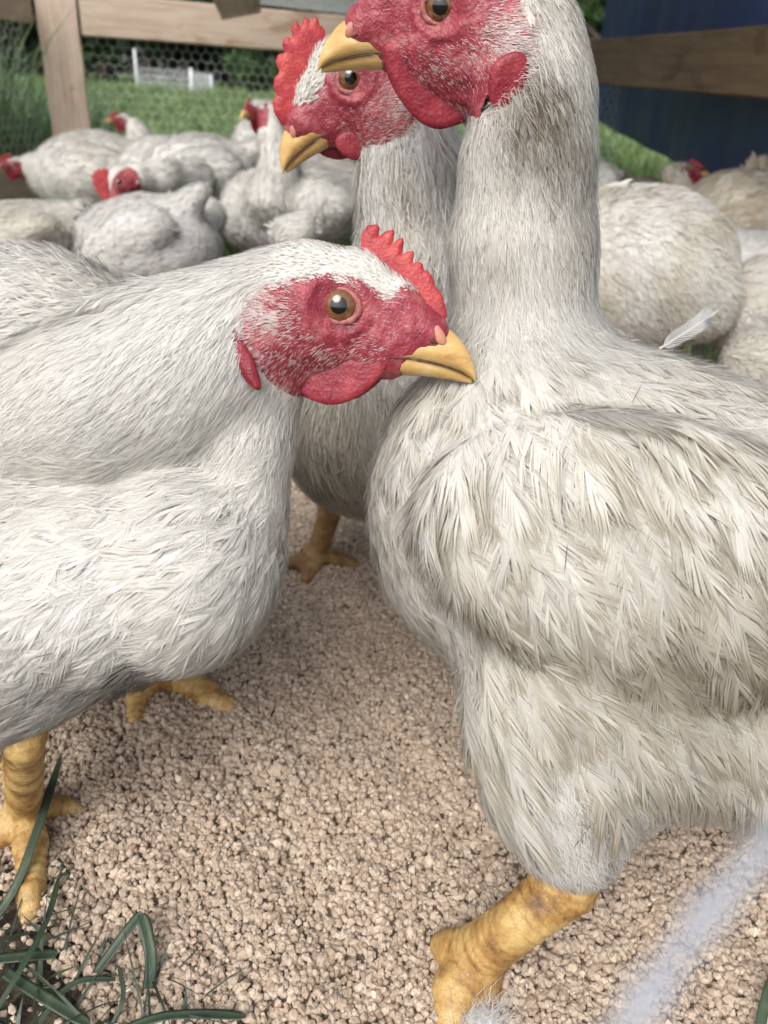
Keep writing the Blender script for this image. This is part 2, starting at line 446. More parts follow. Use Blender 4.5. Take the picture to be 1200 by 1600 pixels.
def slab(name, outline, th, frame, mat, parent, h=0.0006, yoff=0.0, bend=None, rim=None, bumps=0.00018, tfun=None):
    """outline in head-local metres (x forward, z up); an inflated fleshy plate of half thickness th about y=yoff"""
    E, Rm = frame
    o = np.array(outline); lo = np.array([o[:, 0].min() - 3 * h, -2.6 * th - 3 * h, o[:, 1].min() - 3 * h]); hi = np.array([o[:, 0].max() + 3 * h, 2.6 * th + 3 * h, o[:, 1].max() + 3 * h])
    n = np.ceil((hi - lo) / h).astype(int) + 1
    X, Y, Z = np.meshgrid(*[lo[i] + np.arange(n[i]) * h for i in range(3)], indexing='ij')
    d2 = poly_sdf(np.stack([X[:, 0], Z[:, 0]], -1), o)[:, None, :]
    rr = rim or th
    t = th if tfun is None else tfun(X, Z)
    din = np.clip(-d2, 0, rr) / rr
    half = t * np.sqrt(np.clip(1 - (1 - din) ** 2, 0, 1))
    P = np.stack([X, Y, Z], -1)
    half = half + bumps * fnoise(P, 900) * din
    Fv = np.where(d2 > 0, np.sqrt(np.maximum(d2, 0) ** 2 + Y ** 2), (np.abs(Y) - half) * 0.8)
    V, Q = surface_nets(Fv, lo, h)
    V[:, 1] += yoff
    if bend is not None: V = bend(V)
    return mesh_np(name, E + V @ Rm.T, Q, mat, parent)

def loft(sections):
    S = np.array(sections); m, k, _ = S.shape; V = S.reshape(-1, 3)
    q = []
    for i in range(m - 1):
        for j in range(k):
            a = i * k + j; b = i * k + (j + 1) % k; q.append((a, b, b + k, a + k))
    V = np.concatenate([V, S[0].mean(0)[None], S[-1].mean(0)[None]]); c0 = m * k; c1 = c0 + 1
    t = [(c0, (j + 1) % k, j) for j in range(k)] + [(c1, (m - 1) * k + j, (m - 1) * k + (j + 1) % k) for j in range(k)]
    return V, [np.array(q), np.array(t)]

# ------------------------------------------------------------------ hen heads, in "px" of the photographed head: 1 unit = HS metres, origin at the eye
HS = 0.0002316
def head_frame(px, py, t, face_dir, pitch, yaw=0, roll=0, s=1.0):
    """face_dir +1 beak to picture right, -1 to the left; pitch: degrees beak below picture horizontal; yaw: degrees beak turned towards the camera"""
    E = PT(px, py, t); v = nrm(E - CAMP)
    r = nrm(np.cross(v, UU)); u = np.cross(r, v)
    f = r * face_dir * math.cos(R(pitch)) - u * math.sin(R(pitch)); z = nrm(u * math.cos(R(pitch)) + r * face_dir * math.sin(R(pitch)))
    y = -v
    f2 = f * math.cos(R(yaw)) + y * math.sin(R(yaw)); y2 = y * math.cos(R(yaw)) - f * math.sin(R(yaw))
    z2 = z * math.cos(R(roll)) + y2 * math.sin(R(roll))
    X = nrm(f2); Z = nrm(z2 - X * (z2 @ X)); Y = np.cross(Z, X)
    near = 1 if Y @ (-v) > 0 else -1
    Rm = np.stack([X, Y, Z], 1)
    hw = 66 * HS * s
    return E - Y * near * hw * 0.95, Rm, near, s
# all template coordinates: pixel of the left hen minus the eye, de-rotated so that the beak axis is level (18 deg)
PA = R(18)
def tp(x, y):      # photo px of template hen -> head local
    dx, dy = x - 530, 477 - y
    return (dx * math.cos(PA) - dy * math.sin(PA), dx * math.sin(PA) + dy * math.cos(PA))
def HL(fr, x, z, y=0):
    E, Rm, near, s = fr; return E + Rm @ (np.array([x, y, z]) * HS * s)
def head_prims(B, fr):
    E, Rm, near, s = fr; k = HS * s
    def e(x, z, rx, ry, rz, a=0, kk=0.008, y=0):
        ca, sa = math.cos(R(a)), math.sin(R(a))
        L = np.array([[ca, 0, -sa], [0, 1, 0], [sa, 0, ca]])
        B.ell(HL(fr, x, z, y), np.array([rx, ry, rz]) * k, Rm @ L, kk)
    c = tp(500, 462); e(c[0], c[1], 108, 70, 78, 0)
    c = tp(475, 530); e(c[0], c[1], 78, 62, 62, 0)
    c = tp(570, 535); e(c[0], c[1], 75, 44, 48, -8, .006)
    c = tp(622, 508); e(c[0], c[1], 66, 36, 42, -14, .006)
    c = tp(668, 520); e(c[0], c[1], 35, 27, 30, -14, .003)
    for (a0, a1), (b0, b1), ra, rb in (((555, 425), (618, 466), 36, 25), ((618, 466), (668, 506), 25, 15)):
        B.cap(HL(fr, *tp(a0, a1)), HL(fr, *tp(b0, b1)), ra * k, rb * k, .007)
FACE_POLY = [(396, 470), (412, 455), (440, 448), (480, 434), (530, 432), (575, 446), (612, 466), (628, 440), (655, 452), (690, 478), (708, 500), (708, 530), (692, 552), (670, 575), (650, 600), (610, 612), (560, 620), (500, 632), (450, 622), (425, 600), (404, 560), (388, 515)]
def face_outline(fr, poly=FACE_POLY): return smooth_poly([tp(*p) for p in poly], 2) * HS * fr[3]
def surf_y(B, fr, x, z, side):
    """how far out the skin lies at head-local metres (x, z)"""
    E, Rm, near, s = fr; ys = np.linspace(.003, .032, 120); d = B.ev(E + np.stack([np.full(120, x), side * ys, np.full(120, z)], -1) @ Rm.T)
    i = np.where(d < 0)[0]; return ys[i[-1]] if len(i) else .008
def face_part(B, fr, parent, h=0.0009, poly=FACE_POLY):
    E, Rm, near, s = fr; k = HS * s
    fp = smooth_poly([tp(*p) for p in poly], 2) * k
    lo = np.array([-170, -135, -200]) * k; hi = np.array([210, 135, 115]) * k
    n = np.ceil((hi - lo) / h).astype(int) + 1
    X, Y, Z = np.meshgrid(*[lo[i] + np.arange(n[i]) * h for i in range(3)], indexing='ij')
    P = E + np.stack([X, Y, Z], -1) @ Rm.T
    d = B.ev(P)
    q = np.stack([X[:, 0], Z[:, 0]], -1); pd = poly_sdf(q, fp)[:, None, :]
    off = np.clip(-pd / 0.003, -1, 1) * 0.0007 + 0.00035 * fnoise(np.stack([X, Y, Z], -1), 700) + 0.0003 * fnoise(np.stack([X, Y, Z * 2.2], -1), 260)
    # brow ridge above the eye, hollow round the eye, fold behind the mouth
    re = np.hypot(X, Z) / k
    off = off + 0.0010 * np.exp(-((re - 47) / 9) ** 2) - 0.0016 * np.exp(-(re / 34) ** 2)
    V, Q = surface_nets(d - off, lo, h)
    pv = poly_sdf(V[:, [0, 2]], fp); ok = pv < 0.0012
    Q = Q[ok[Q].all(1)]
    used = np.unique(Q); mp = np.full(len(V), -1); mp[used] = np.arange(len(used))
    return mesh_np('face', E + V[used] @ Rm.T, mp[Q], MAT['face'], parent), fp
def sphere(c, r, n=20, m=14, sc3=(1, 1, 1)):
    V = [];
    for i in range(1, m):
        a = math.pi * i / m
        for j in range(n):
            b = 2 * math.pi * j / n; V.append((math.sin(a) * math.cos(b), math.sin(a) * math.sin(b), math.cos(a)))
    V.append((0, 0, 1)); V.append((0, 0, -1)); V = np.array(V) * r * np.array(sc3) + c
    q = [(i * n + j, (i + 1) * n + j, (i + 1) * n + (j + 1) % n, i * n + (j + 1) % n) for i in range(m - 2) for j in range(n)]
    t = [((m - 1) * n, j, (j + 1) % n) for j in range(n)] + [((m - 1) * n + 1, (m - 2) * n + (j + 1) % n, (m - 2) * n + j) for j in range(n)]
    return V, [np.array(q), np.array(t)]
def eye_part(B, fr, parent, side, detail=True, es=1.0):
    E, Rm, near, s = fr; k = HS * s
    # find the surface beside the eye
    ys = np.linspace(20, 95, 151); P = np.array([HL(fr, 0, 0, side * y) for y in ys]); d = B.ev(P); y0 = ys[np.argmin(np.abs(d))] - 2
    if detail:
        g = 1e-4; p = HL(fr, 0, 0, side * y0); n = nrm(np.array([B.ev((p + dd)[None])[0] - B.ev((p - dd)[None])[0] for dd in np.eye(3) * g]))
    else: n = Rm[:, 1] * side
    n = nrm(n + Rm[:, 1] * side * 2.0 + Rm[:, 0] * .10)
    p = HL(fr, 0, 0, side * y0); rad = 33.5 * k * es; c = p - n * rad * 0.70
    a = nrm(Rm[:, 0] - n * (Rm[:, 0] @ n)); b = np.cross(n, a); L = np.stack([a, b, n], 1)
    V, F = sphere(0, rad, 28, 20)
    eo = mesh_np('eye', c + V @ L.T, F, MAT['iris'], parent)
    # pupil: a cap a hair proud of the eyeball
    ra = rad * 1.012; V = [(0, 0, 1)]; al = math.asin(.40)
    for i in range(1, 5):
        for j in range(24):
            V.append((math.sin(al * i / 4) * math.cos(j * math.pi / 12), math.sin(al * i / 4) * math.sin(j * math.pi / 12), math.cos(al * i / 4)))
    V = np.array(V) * ra; q = [(1 + i * 24 + j, 1 + (i + 1) * 24 + j, 1 + (i + 1) * 24 + (j + 1) % 24, 1 + i * 24 + (j + 1) % 24) for i in range(3) for j in range(24)]
    t = [(0, 1 + j, 1 + (j + 1) % 24) for j in range(24)]
    mesh_np('pupil', c + V @ L.T, [np.array(q), np.array(t)], MAT['pupil'], eo)
    # lids: a fleshy ring, thicker below and at the front corner
    secs = []
    for j in range(40):
        th = 2 * math.pi * j / 40; ce, se = math.cos(th), math.sin(th)
        up = L.T @ Rm[:, 2]; e2 = np.array([ce, se, 0]); isup = e2 @ up; fw = e2[0]
        R1 = rad * (0.84 + 0.10 * max(fw, 0) ** 2 + 0.02 * fw); R1 *= (1 - 0.10 * abs(isup))
        tk = rad * (0.085 + 0.03 * max(-isup, 0) + 0.05 * max(fw, 0) ** 3) * (1 + .12 * math.sin(j * 2.3) + .1 * math.sin(j * 5.1))
        ring = []
        for i in range(8):
            ph = 2 * math.pi * i / 8
            ring.append(e2 * (R1 + tk * math.cos(ph) * 1.3) + np.array([0, 0, rad * 0.60 + tk * math.sin(ph) * 1.1]))
        secs.append(ring)
    S = np.array(secs); Vl = S.reshape(-1, 3)
    q = [(i * 8 + j, ((i + 1) % 40) * 8 + j, ((i + 1) % 40) * 8 + (j + 1) % 8, i * 8 + (j + 1) % 8) for i in range(40) for j in range(8)]
    mesh_np('eyelid', c + Vl @ L.T, np.array(q), MAT['lid'], parent)
def beak_part(fr, parent, hook=0, gape=0):
    E, Rm, near, s = fr; k = HS * s
    # upper mandible stations along x (photo px of the template head): top, mouth line, half width
    st = [(598, 545, 555, 36), (625, 525, 555.5, 34), (648, 505, 556, 31), (672, 500, 560, 30), (695, 504, 566, 26.5), (712, 517, 571, 21), (726, 533, 577, 16), (737, 549, 584, 11), (744, 566, 590, 7), (748, 582, 595, 4), (747.5, 592, 598, 1.5)]
    secs = []
    # resample finer
    A = np.array(st, float); u = np.linspace(0, len(A) - 1, 26)
    A = np.stack([np.interp(u, np.arange(len(A)), A[:, i]) for i in range(4)], 1)
    for x, yt, yb, w in A:
        ring = []
        for i in range(20):
            th = 2 * math.pi * i / 20; c, sn = math.cos(th), math.sin(th)
            yy = yb + (yt - yb) * (abs(sn) ** .85) if sn >= 0 else yb + 5 * sn * -1 * (-1) * 0.6
            xx = x + (-6 if sn < 0 else 0) * 0
            X, Z = tp(xx, yy); ring.append((X * k, w * c * (1 if sn >= 0 else .92) * k, Z * k))
        secs.append(ring)
    V, F = loft(secs)
    bk = mesh_np('upper_beak', E + V @ Rm.T, F, MAT['beak'], parent)
    # lower mandible
    st = [(596, 552, 580, 33), (628, 552, 584, 30), (660, 556, 585, 26), (690, 562, 588, 21), (715, 570, 592, 14), (732, 578, 594, 8), (741, 586, 595, 3)]
    A = np.array(st, float); u = np.linspace(0, len(A) - 1, 18); A = np.stack([np.interp(u, np.arange(len(A)), A[:, i]) for i in range(4)], 1)
    secs = []
    for x, yt, yb, w in A:
        ring = []
        for i in range(16):
            th = 2 * math.pi * i / 16; c, sn = math.cos(th), math.sin(th)
            yy = yt + 1.0 + gape + (yb - yt + gape) * (max(-sn, 0)) ** .8 if sn < 0 else yt + gape
            X, Z = tp(x, yy); ring.append((X * k, w * c * k, Z * k))
        secs.append(ring)
    V, F = loft(secs)
    lb = mesh_np('lower_beak', E + V @ Rm.T, F, MAT['beak'], parent)
    # fleshy cere with nostril slit on both sides, dark mouth line, pink mouth corner
    for sd_ in (-1, 1):
        B2 = Body()
        c = tp(680, 517)
        B2.ell(HL(fr, c[0], c[1] + 1, sd_ * 21.5), np.array([25, 8.5, 12]) * k, Rm @ rotY(-34), .002)
        G2 = Grid(B2, .0006, .003); V, Q = G2.mesh(); ce = mesh_np('cere', V, Q, MAT['cere'], bk)
        B3 = Body(); a = tp(661, 518); b = tp(676, 529)
        B3.chain([(HL(fr, a[0], a[1], sd_ * 28.5), 2.2 * k), (HL(fr, b[0], b[1], sd_ * 29), 3.4 * k), (HL(fr, b[0] + 9, b[1] - 1, sd_ * 28), 1.6 * k)], .0005)
        G3 = Grid(B3, .0004, .002); V, Q = G3.mesh(); mesh_np('nostril', V, Q, MAT['mouth'], bk)
        pts = [(600, 556, 41), (630, 558, 34), (655, 560, 29.5), (680, 564.5, 27), (705, 571, 22), (725, 579, 16), (738, 587, 9.5)]
        B4 = Body(); B4.chain([(HL(fr, *tp(x, y), sd_ * w), (1.5 if 640 < x < 735 else 1.1) * k) for x, y, w in pts], .0003)
        G4 = Grid(B4, .00035, .002); V, Q = G4.mesh(); mesh_np('mouth_line', V, Q, MAT['mouth'], bk)
    return bk
def rotY(a):
    ca, sa = math.cos(R(a)), math.sin(R(a)); return np.array([[ca, 0, -sa], [0, 1, 0], [sa, 0, ca]])
def bristles(B, G, fr, parent, n, rg, fp, poly_w, tuft, dens=None):
    """tiny white feather bristles scattered over the bare red skin"""
    E, Rm, near, s = fr; k = HS * s
    return

def to_local(fr, px, py, y=0.0):
    """photo pixel -> (x, z) metres in the head's own plane"""
    E, Rm, near, s = fr; r = ray(px, py); O = E + Rm[:, 1] * y
    t = ((O - CAMP) @ Rm[:, 1]) / (r @ Rm[:, 1]); p = (CAMP + r * t - E) @ Rm; return p[0], p[2]
def tpl(fr, px, py):
    x, z = tp(px, py); k = HS * fr[3]; return x * k, z * k
def W_(s): return 66 * HS * s

# ------------------------------------------------------------------ legs
def leg(parent, pts, toes, name='leg', sc_=1.0, h=0.0012, soil_and_shade=(1, 1, 1)):
    """pts: shank chain [(p, r)...]; toes: list of chains; last point of each toe starts a claw"""
    B = Body(); B.chain(pts, .002)
    for tt in toes:
        B.chain(tt, .004)
    G = Grid(B, h, .006)
    # scutes: shallow rings across shank and toes
    lo = G.o; nx = G.f.shape
    V, Q = G.mesh()
    N_ = G.n(V)
    # distance along the nearest segment gives the ring pattern
    best = np.full(len(V), 9.0); al = np.zeros(len(V)); acc = 0
    for ch in [pts] + toes:
        acc = 0
        for (a, ra), (b, rb) in zip(ch[:-1], ch[1:]):
            a = np.array(a); b = np.array(b); ab = b - a; L = np.linalg.norm(ab); t = np.clip(((V - a) @ ab) / (L * L), 0, 1)
            d = np.linalg.norm(V - a - t[:, None] * ab, axis=1) / max(ra, rb); m = d < best; best[m] = d[m]; al[m] = (acc + t * L)[m]; acc += L
    ring = np.abs(np.sin((al + 0.0006 * fnoise(V, 300)) * math.pi / 0.0042))
    V = V + N_ * ((ring ** .5 - .6) * 0.0007 + 0.00035 * fnoise(V, 500))[:, None]
    gr = np.clip(1.25 - ring * .0 - (1 - ring) ** 2 * .55 + .12 * fnoise(V, 260), .35, 1.05)[:, None] * np.array([1, .97, .9]) * np.array(soil_and_shade)
    lo_ = mesh_np(name, V, Q, MAT['leg'], parent, attrs={'tint': gr})
    for tt in toes:
        (a, ra), (b, rb) = tt[-2], tt[-1]; a = np.array(a); b = np.array(b); d = nrm(b - a); L = rb * 2.6
        Bc = Body(); Bc.chain([(b, rb * .62), (b + d * L * .6 + np.array([0, 0, -.1 * L]), rb * .45), (b + d * L + np.array([0, 0, -.4 * L]), rb * .12)], .001)
        Gc = Grid(Bc, h * .7, .004); V, Q = Gc.mesh(); mesh_np('claw', V, Q, MAT['claw'], lo_)
    return lo_

WHITE = np.array([.86, .85, .83]); CREAM = np.array([.76, .71, .58]); DIRT_AND_SHADE = np.array([.34, .28, .20]); TAN = np.array([.58, .51, .40])
def tint_fn(dirt=0.3, cream=0.2, spots=None, seed=0):
    """plumage colour: white with soiled streaks and patches; some spots are painted shade"""
    def f(P, rg):
        n = np.clip(fnoise(P + seed, 38) * .7 + fnoise(P - seed, 120) * .45, -1, 1)
        w = np.clip((n + dirt * 2 - .6) * 1.1, 0, 1)[:, None] * min(1, dirt * 1.6)
        c = WHITE + (TAN - WHITE) * w
        c = c + (CREAM - c) * (cream * np.clip(.5 + .7 * fnoise(P + 3 + seed, 25), 0, 1))[:, None]
        if spots:
            for (q, rad, amt, colr) in spots:
                d = np.linalg.norm(P - q, axis=1); m = (np.exp(-(d / rad) ** 2) * amt * rg.uniform(.3, 1.3, len(P)))[:, None]
                c = c + (np.array(colr) - c) * np.clip(m, 0, 1)
        dk = rg.random(len(P)) < dirt * .06
        c[dk] = c[dk] * rg.uniform(.62, .88, (dk.sum(), 1))
        return c * rg.uniform(.93, 1.03, (len(P), 1))
    return f
def base_mesh(G, name, parent, tint, rg, cut=None, dark=.8):
    V, Q = G.mesh(); V0 = V
    if cut is not None:
        E, Rm, near, s = cut[0]; L = (V - E) @ Rm
        w = np.clip((-poly_sdf(L[:, [0, 2]], cut[1]) - .0008) / .003, 0, 1) * (np.linalg.norm(L, axis=1) < .06)
        V = V - G.n(V) * (w * .0032)[:, None]
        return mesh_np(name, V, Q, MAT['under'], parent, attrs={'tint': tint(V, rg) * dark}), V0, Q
    return mesh_np(name, V, Q, MAT['under'], parent, attrs={'tint': tint(V, rg) * dark}), V, Q

# =================================================================== the three near hens
def head_details(B, fr, parent, rg, flow, tint, headclip, white_n=9000, bris_n=2600, poly=FACE_POLY, tuft=(433, 494, 25, 21), comb=None, combth=0.0019, near_only=False):
    E, Rm, near, s = fr; k = HS * s
    Gh = Grid(B, .0013, .01, clip=headclip)
    fo, fp = face_part(B, fr, parent, poly=poly)
    V, Q = Gh.mesh()
    pl = Plume()
    def loc(P): L = (P - E) @ Rm; return L
    P = surf_sample(V, Q, white_n, rg); L = loc(P); pd = poly_sdf(L[:, [0, 2]], fp)
    P1 = P[(pd > -.0012)]; n = len(P1)
    dist = np.clip(np.linalg.norm(P1 - E, axis=1) / .06, .4, 1.3)
    pl.strands(Gh, P1, flow, rg.uniform(.0045, .0095, n) * dist, rg.uniform(.00016, .00042, n), tint(P1, rg), rg, K=4, h0=-.0002, h1=.0012, jit=.13)
    # bristles on bare skin
    P = surf_sample(V, Q, bris_n * 12, rg); L = loc(P); pd = poly_sdf(L[:, [0, 2]], fp)
    x, z = L[:, 0] / k, L[:, 2] / k
    re = np.hypot(x, z)
    tc = tp(tuft[0], tuft[1]); tu = np.exp(-(((x - tc[0]) / tuft[2]) ** 2 + ((z - tc[1]) / tuft[3]) ** 2))
    cheek = np.exp(-((z + 85) / 45) ** 2) * (x < 100)
    brow = np.exp(-((pd / .0035)) ** 2)
    row = .55 + .45 * np.sin((z * 1.0 + x * .25) / 2.6)
    pr = (0.13 + .8 * cheek + .6 * brow) * row + 3.5 * tu; pr[re < 36] = 0; pr[(x > 105)] *= .15
    ok = (pd < .0005) & (rg.random(len(P)) < pr)
    P2 = P[ok]; n = len(P2)
    def fl2(Pp):
        # combed back from the beak and down round the eye
        Lp = (Pp - E) @ Rm / k; x_, z_ = Lp[..., 0], Lp[..., 2]
        a = np.stack([-np.ones_like(x_), -.35 - .35 * np.clip(-z_ / 80, 0, 1.2) + .5 * np.clip(z_ / 60, 0, 1)], -1)
        rr = np.hypot(x_, z_)[..., None]; tan = np.stack([-z_, x_], -1) * np.sign(z_ + 5)[..., None] * np.array([1, 1]); tan = tan / np.maximum(rr, 1)
        w = np.exp(-((rr - 45) / 25) ** 2); dd = a + tan * w * .9 * np.sign(z_ + 5)[..., None] * 0
        return nrm(dd[..., :1] * Rm[:, 0] + dd[..., 1:] * Rm[:, 2])
    tuw = tu[ok]
    pl.strands(Gh, P2, fl2, rg.uniform(.0018, .0046, n) * (1 + .8 * tuw), rg.uniform(.00005, .00011, n) * (1 + 1.6 * tuw), np.repeat(np.array([[.80, .68, .66]]), n, 0) * rg.uniform(.8, 1.08, (n, 1)), rg, K=3, h0=.0003, h1=.0014, jit=.16)
    pl.build('head_plumage', parent)
    for sd_ in (near, -near): eye_part(B, fr, parent, sd_)
    beak_part(fr, parent)
    return Gh, fp

def plume_body(G, V, Q, parent, rg, flow, tint, specs, excl=None):
    pl = Plume()
    for sp in specs:
        keep = sp.get('keep')
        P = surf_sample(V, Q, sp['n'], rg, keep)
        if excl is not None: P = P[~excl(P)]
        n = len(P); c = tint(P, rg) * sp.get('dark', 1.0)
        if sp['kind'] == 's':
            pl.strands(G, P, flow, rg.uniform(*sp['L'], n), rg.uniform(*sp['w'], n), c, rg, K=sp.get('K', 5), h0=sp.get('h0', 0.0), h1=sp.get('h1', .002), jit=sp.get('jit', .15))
        else:
            L = rg.uniform(*sp['L'], n)
            pl.feathers(G, P, flow, L, L * sp['asp'], c, rg, nb=sp.get('nb', 12), K=5, h0=sp.get('h0', .0), h1=sp.get('h1', .0035), jit=sp.get('jit', .18), gap=sp.get('gap', .95), split=sp.get('split', .12), tipd=sp.get('tipd', .12))
    return pl.build('plumage', parent)
def inpx(x0, y0, x1, y1, soft=40):
    def f(C):
        p = topx(C); a = np.clip((p[:, 0] - x0) / soft, 0, 1) * np.clip((x1 - p[:, 0]) / soft, 0, 1) * np.clip((p[:, 1] - y0) / soft, 0, 1) * np.clip((y1 - p[:, 1]) / soft, 0, 1)
        return a
    return f

# ---------------- hen bending in from the left
def hen_left():
    rg = np.random.default_rng(11)
    root = empty('hen', PZ(120, 1250)); tag(root, 'clean white hen bending in from the left, beak pointing right', 'hen', 'hens crowding round the feed')
    fr = head_frame(530, 477, .272, 1, 18, yaw=11, s=.965)
    B = Body(); head_prims(B, fr)
    B.chain([(PT(470, 462, .288), .0170), (PT(425, 500, .290), .0220), (PT(350, 550, .292), .0285), (PT(265, 592, .296), .0335), (PT(150, 635, .293), .0300), (PT(-20, 665, .300), .025)], .008)
    B.chain([(PT(420, 560, .292), .0155), (PT(388, 690, .296), .0145), (PT(372, 790, .300), .0180)], .007)
    B.ell(PT(55, 590, .385), (.068, .060, .060), k=.004)
    B.ell(PT(-200, 600, .385), (.10, .060, .060), k=.02)
    B.ell(PT(292, 872, .305), (.037, .050, .039), k=.005)
    B.ell(PT(170, 880, .31), (.055, .056, .040), k=.003)
    B.ell(PT(-20, 890, .315), (.085, .062, .049), k=.003)
    B.ell(PT(-60, 960, .31), (.060, .060, .047), k=.02)
    B.ell(PT(-420, 800, .33), (.10, .070, .065), k=.03)
    G = Grid(B, .0026, .02)
    Y = .25
    flow = px_flow([(600, 430, .26, -1, -.2), (560, 385, .27, -1, -.25), (500, 380, .27, -1, .08), (430, 400, .27, -1, .35), (330, 440, .28, -1, .55), (240, 500, .28, -1, .6), (380, 480, .26, -.6, .8), (400, 560, .26, -.35, 1), (320, 600, .27, -.45, 1), (230, 640, .27, -.6, 1), (120, 640, .27, -.9, .55), (20, 660, .27, -1, .25), (480, 620, .27, -.25, 1), (450, 680, .27, -.2, 1), (430, 760, .27, -.3, 1), (435, 850, .27, -.35, 1), (390, 950, .27, -.8, .7), (300, 800, .25, -.9, .6), (250, 900, .25, -.9, .5), (150, 760, .24, -1, .25), (60, 820, .24, -1, .3), (200, 1000, .25, -1, .35), (50, 1000, .24, -1, .35), (60, 440, .33, -1, .15), (170, 440, .33, -1, .3), (60, 520, .32, -1, .3), (-200, 700, .26, -1, .2)])
    tint = tint_fn(.03, .22, spots=[(PT(220, 1060, .26), .010, .8, DIRT_AND_SHADE * .5), (PT(130, 1060, .26), .02, .35, DIRT_AND_SHADE * .5), (PT(60, 1100, .26), .03, .3, TAN)], seed=1)
    clip = (fr[0] - .055, fr[0] + .055)
    ob, V, Q = base_mesh(G, 'body', root, tint, rg, dark=.92, cut=(fr, face_outline(fr)))
    Gh, fp = head_details(B, fr, root, rg, flow, tint, clip, white_n=16000, bris_n=3000)
    E, Rm, near, s = fr
    def inface(P): L = (P - E) @ Rm; return (poly_sdf(L[:, [0, 2]], fp) < .0008) & (np.linalg.norm(L, axis=1) < .05)
    d_head = lambda C: (np.linalg.norm(C - E, axis=1) > .030) * 1.0
    px = lambda C: topx(C)
    neck = lambda C: d_head(C) * ((px(C)[:, 1] < 745) & (px(C)[:, 0] > -60)) * (C[:, 1] < .36) * (1 + 0 * C[:, 0])
    torso = lambda C: d_head(C) * (px(C)[:, 1] > 700) * (px(C)[:, 0] > -500)
    back = lambda C: (px(C)[:, 1] < 640) * (px(C)[:, 0] < 260) * (C[:, 1] > .27) * (px(C)[:, 0] > -400) * 1.0
    plume_body(G, V, Q, root, rg, flow, tint, [
        dict(kind='f', n=2400, L=(.022, .036), asp=.30, nb=34, gap=1.25, keep=torso, h1=.0028, jit=.26, split=.08, tipd=.06),
        dict(kind='f', n=2000, L=(.016, .024), asp=.26, nb=20, gap=1.25, keep=back, h1=.0045, jit=.3, split=.14),
        dict(kind='f', n=2600, L=(.016, .027), asp=.17, nb=20, gap=1.2, keep=neck, h1=.0020, jit=.16, split=.07, tipd=.05),
        dict(kind='s', n=26000, L=(.008, .020), w=(.00005, .00013), keep=neck, h0=.0008, h1=.0028, jit=.2),
        dict(kind='s', n=20000, L=(.008, .018), w=(.00005, .00013), keep=torso, h0=.0010, h1=.0030, jit=.36),
        dict(kind='s', n=6000, L=(.010, .020), w=(.00012, .00026), keep=back, h0=.001, h1=.006, jit=.35),
        dict(kind='s', n=110, L=(.007, .012), w=(.00020, .00045), keep=inpx(180, 1020, 270, 1100, 15), h0=.003, h1=.006, jit=.3, dark=.2),
        dict(kind='s', n=60, L=(.005, .010), w=(.00012, .00028), keep=inpx(-40, 1000, 330, 1140, 15), h0=.004, h1=.005, jit=.4, dark=.25),
    ], excl=inface)
    lo = lambda q: to_local(fr, *q)
    comb = [(563, 384), (565, 365), (574, 352), (590, 350), (594, 356), (591, 372), (600, 362), (614, 358), (617, 363), (612, 384), (620, 374), (630, 371), (632, 378), (628, 398), (637, 392), (647, 392), (648, 399), (644, 413), (652, 408), (661, 412), (663, 424), (668, 421), (677, 434), (680, 446), (690, 458), (697, 480), (699, 494), (690, 508), (665, 496), (636, 470), (608, 445), (568, 412)]
    slab('comb', [lo(q) for q in comb], .0013, (E, Rm), MAT['comb'], root, h=.00055, rim=.0026)
    wat = [(458, 596), (480, 618), (505, 630), (528, 632), (552, 626), (575, 612), (598, 590), (614, 566), (612, 550), (560, 555), (500, 560), (462, 575)]
    for sd_, nm in ((1, .0075), (-1, -.0075)):
        slab('wattle', [lo(q) for q in smooth_poly(wat, 2)], .0014, (E, Rm), MAT['wattle'], root, h=.0007, yoff=near * nm, rim=.003, bumps=.0003)
    ear = [(390, 520), (402, 512), (414, 528), (428, 556), (438, 585), (441, 604), (432, 606), (414, 588), (398, 556)]
    for sd_ in (near, -near):
        slab('earlobe', [lo(q) for q in smooth_poly(ear, 1)], .0022, (E, Rm), MAT['wattle'], root, h=.0006, yoff=sd_ * (surf_y(B, fr, *np.mean([lo(q) for q in ear], 0), sd_) + .0002), rim=.003, bumps=.0003)
    # near leg, scaly and thick, with the toe pointing at the camera
    A = PZ(38, 1262, .014)
    leg(root, [(PT(55, 1060, .303), .0090), (PT(38, 1160, .292), .0072), (A, .0078)],
        [[(A, .0080), (PZ(48, 1320, .010), .0070), (PZ(50, 1400, .007), .0056), (PZ(47, 1432, .005), .0046)],
         [(A, .0075), (PZ(5, 1300, .009), .0060), (PZ(-60, 1340, .006), .0048)],
         [(A, .0070), (PZ(100, 1262, .003), .0045), (PZ(135, 1275, -.002), .0040)],
         [(A, .0065), (PZ(20, 1220, .004), .0050), (PZ(5, 1190, .002), .0040)]])
    A = PZ(262, 1052, .014)
    leg(root, [(PT(190, 950, .36), .010), (PT(235, 1010, .40), .0078), (A, .0080)],
        [[(A, .0078), (PZ(320, 1080, .010), .0070), (PZ(358, 1105, .006), .0055), (PZ(378, 1122, .003), .0042)],
         [(A, .0068), (PZ(216, 1085, .008), .0060), (PZ(211, 1128, .003), .0050)],
         [(A, .0060), (PZ(300, 1035, .006), .0050), (PZ(330, 1030, .003), .0040)]])
    return root

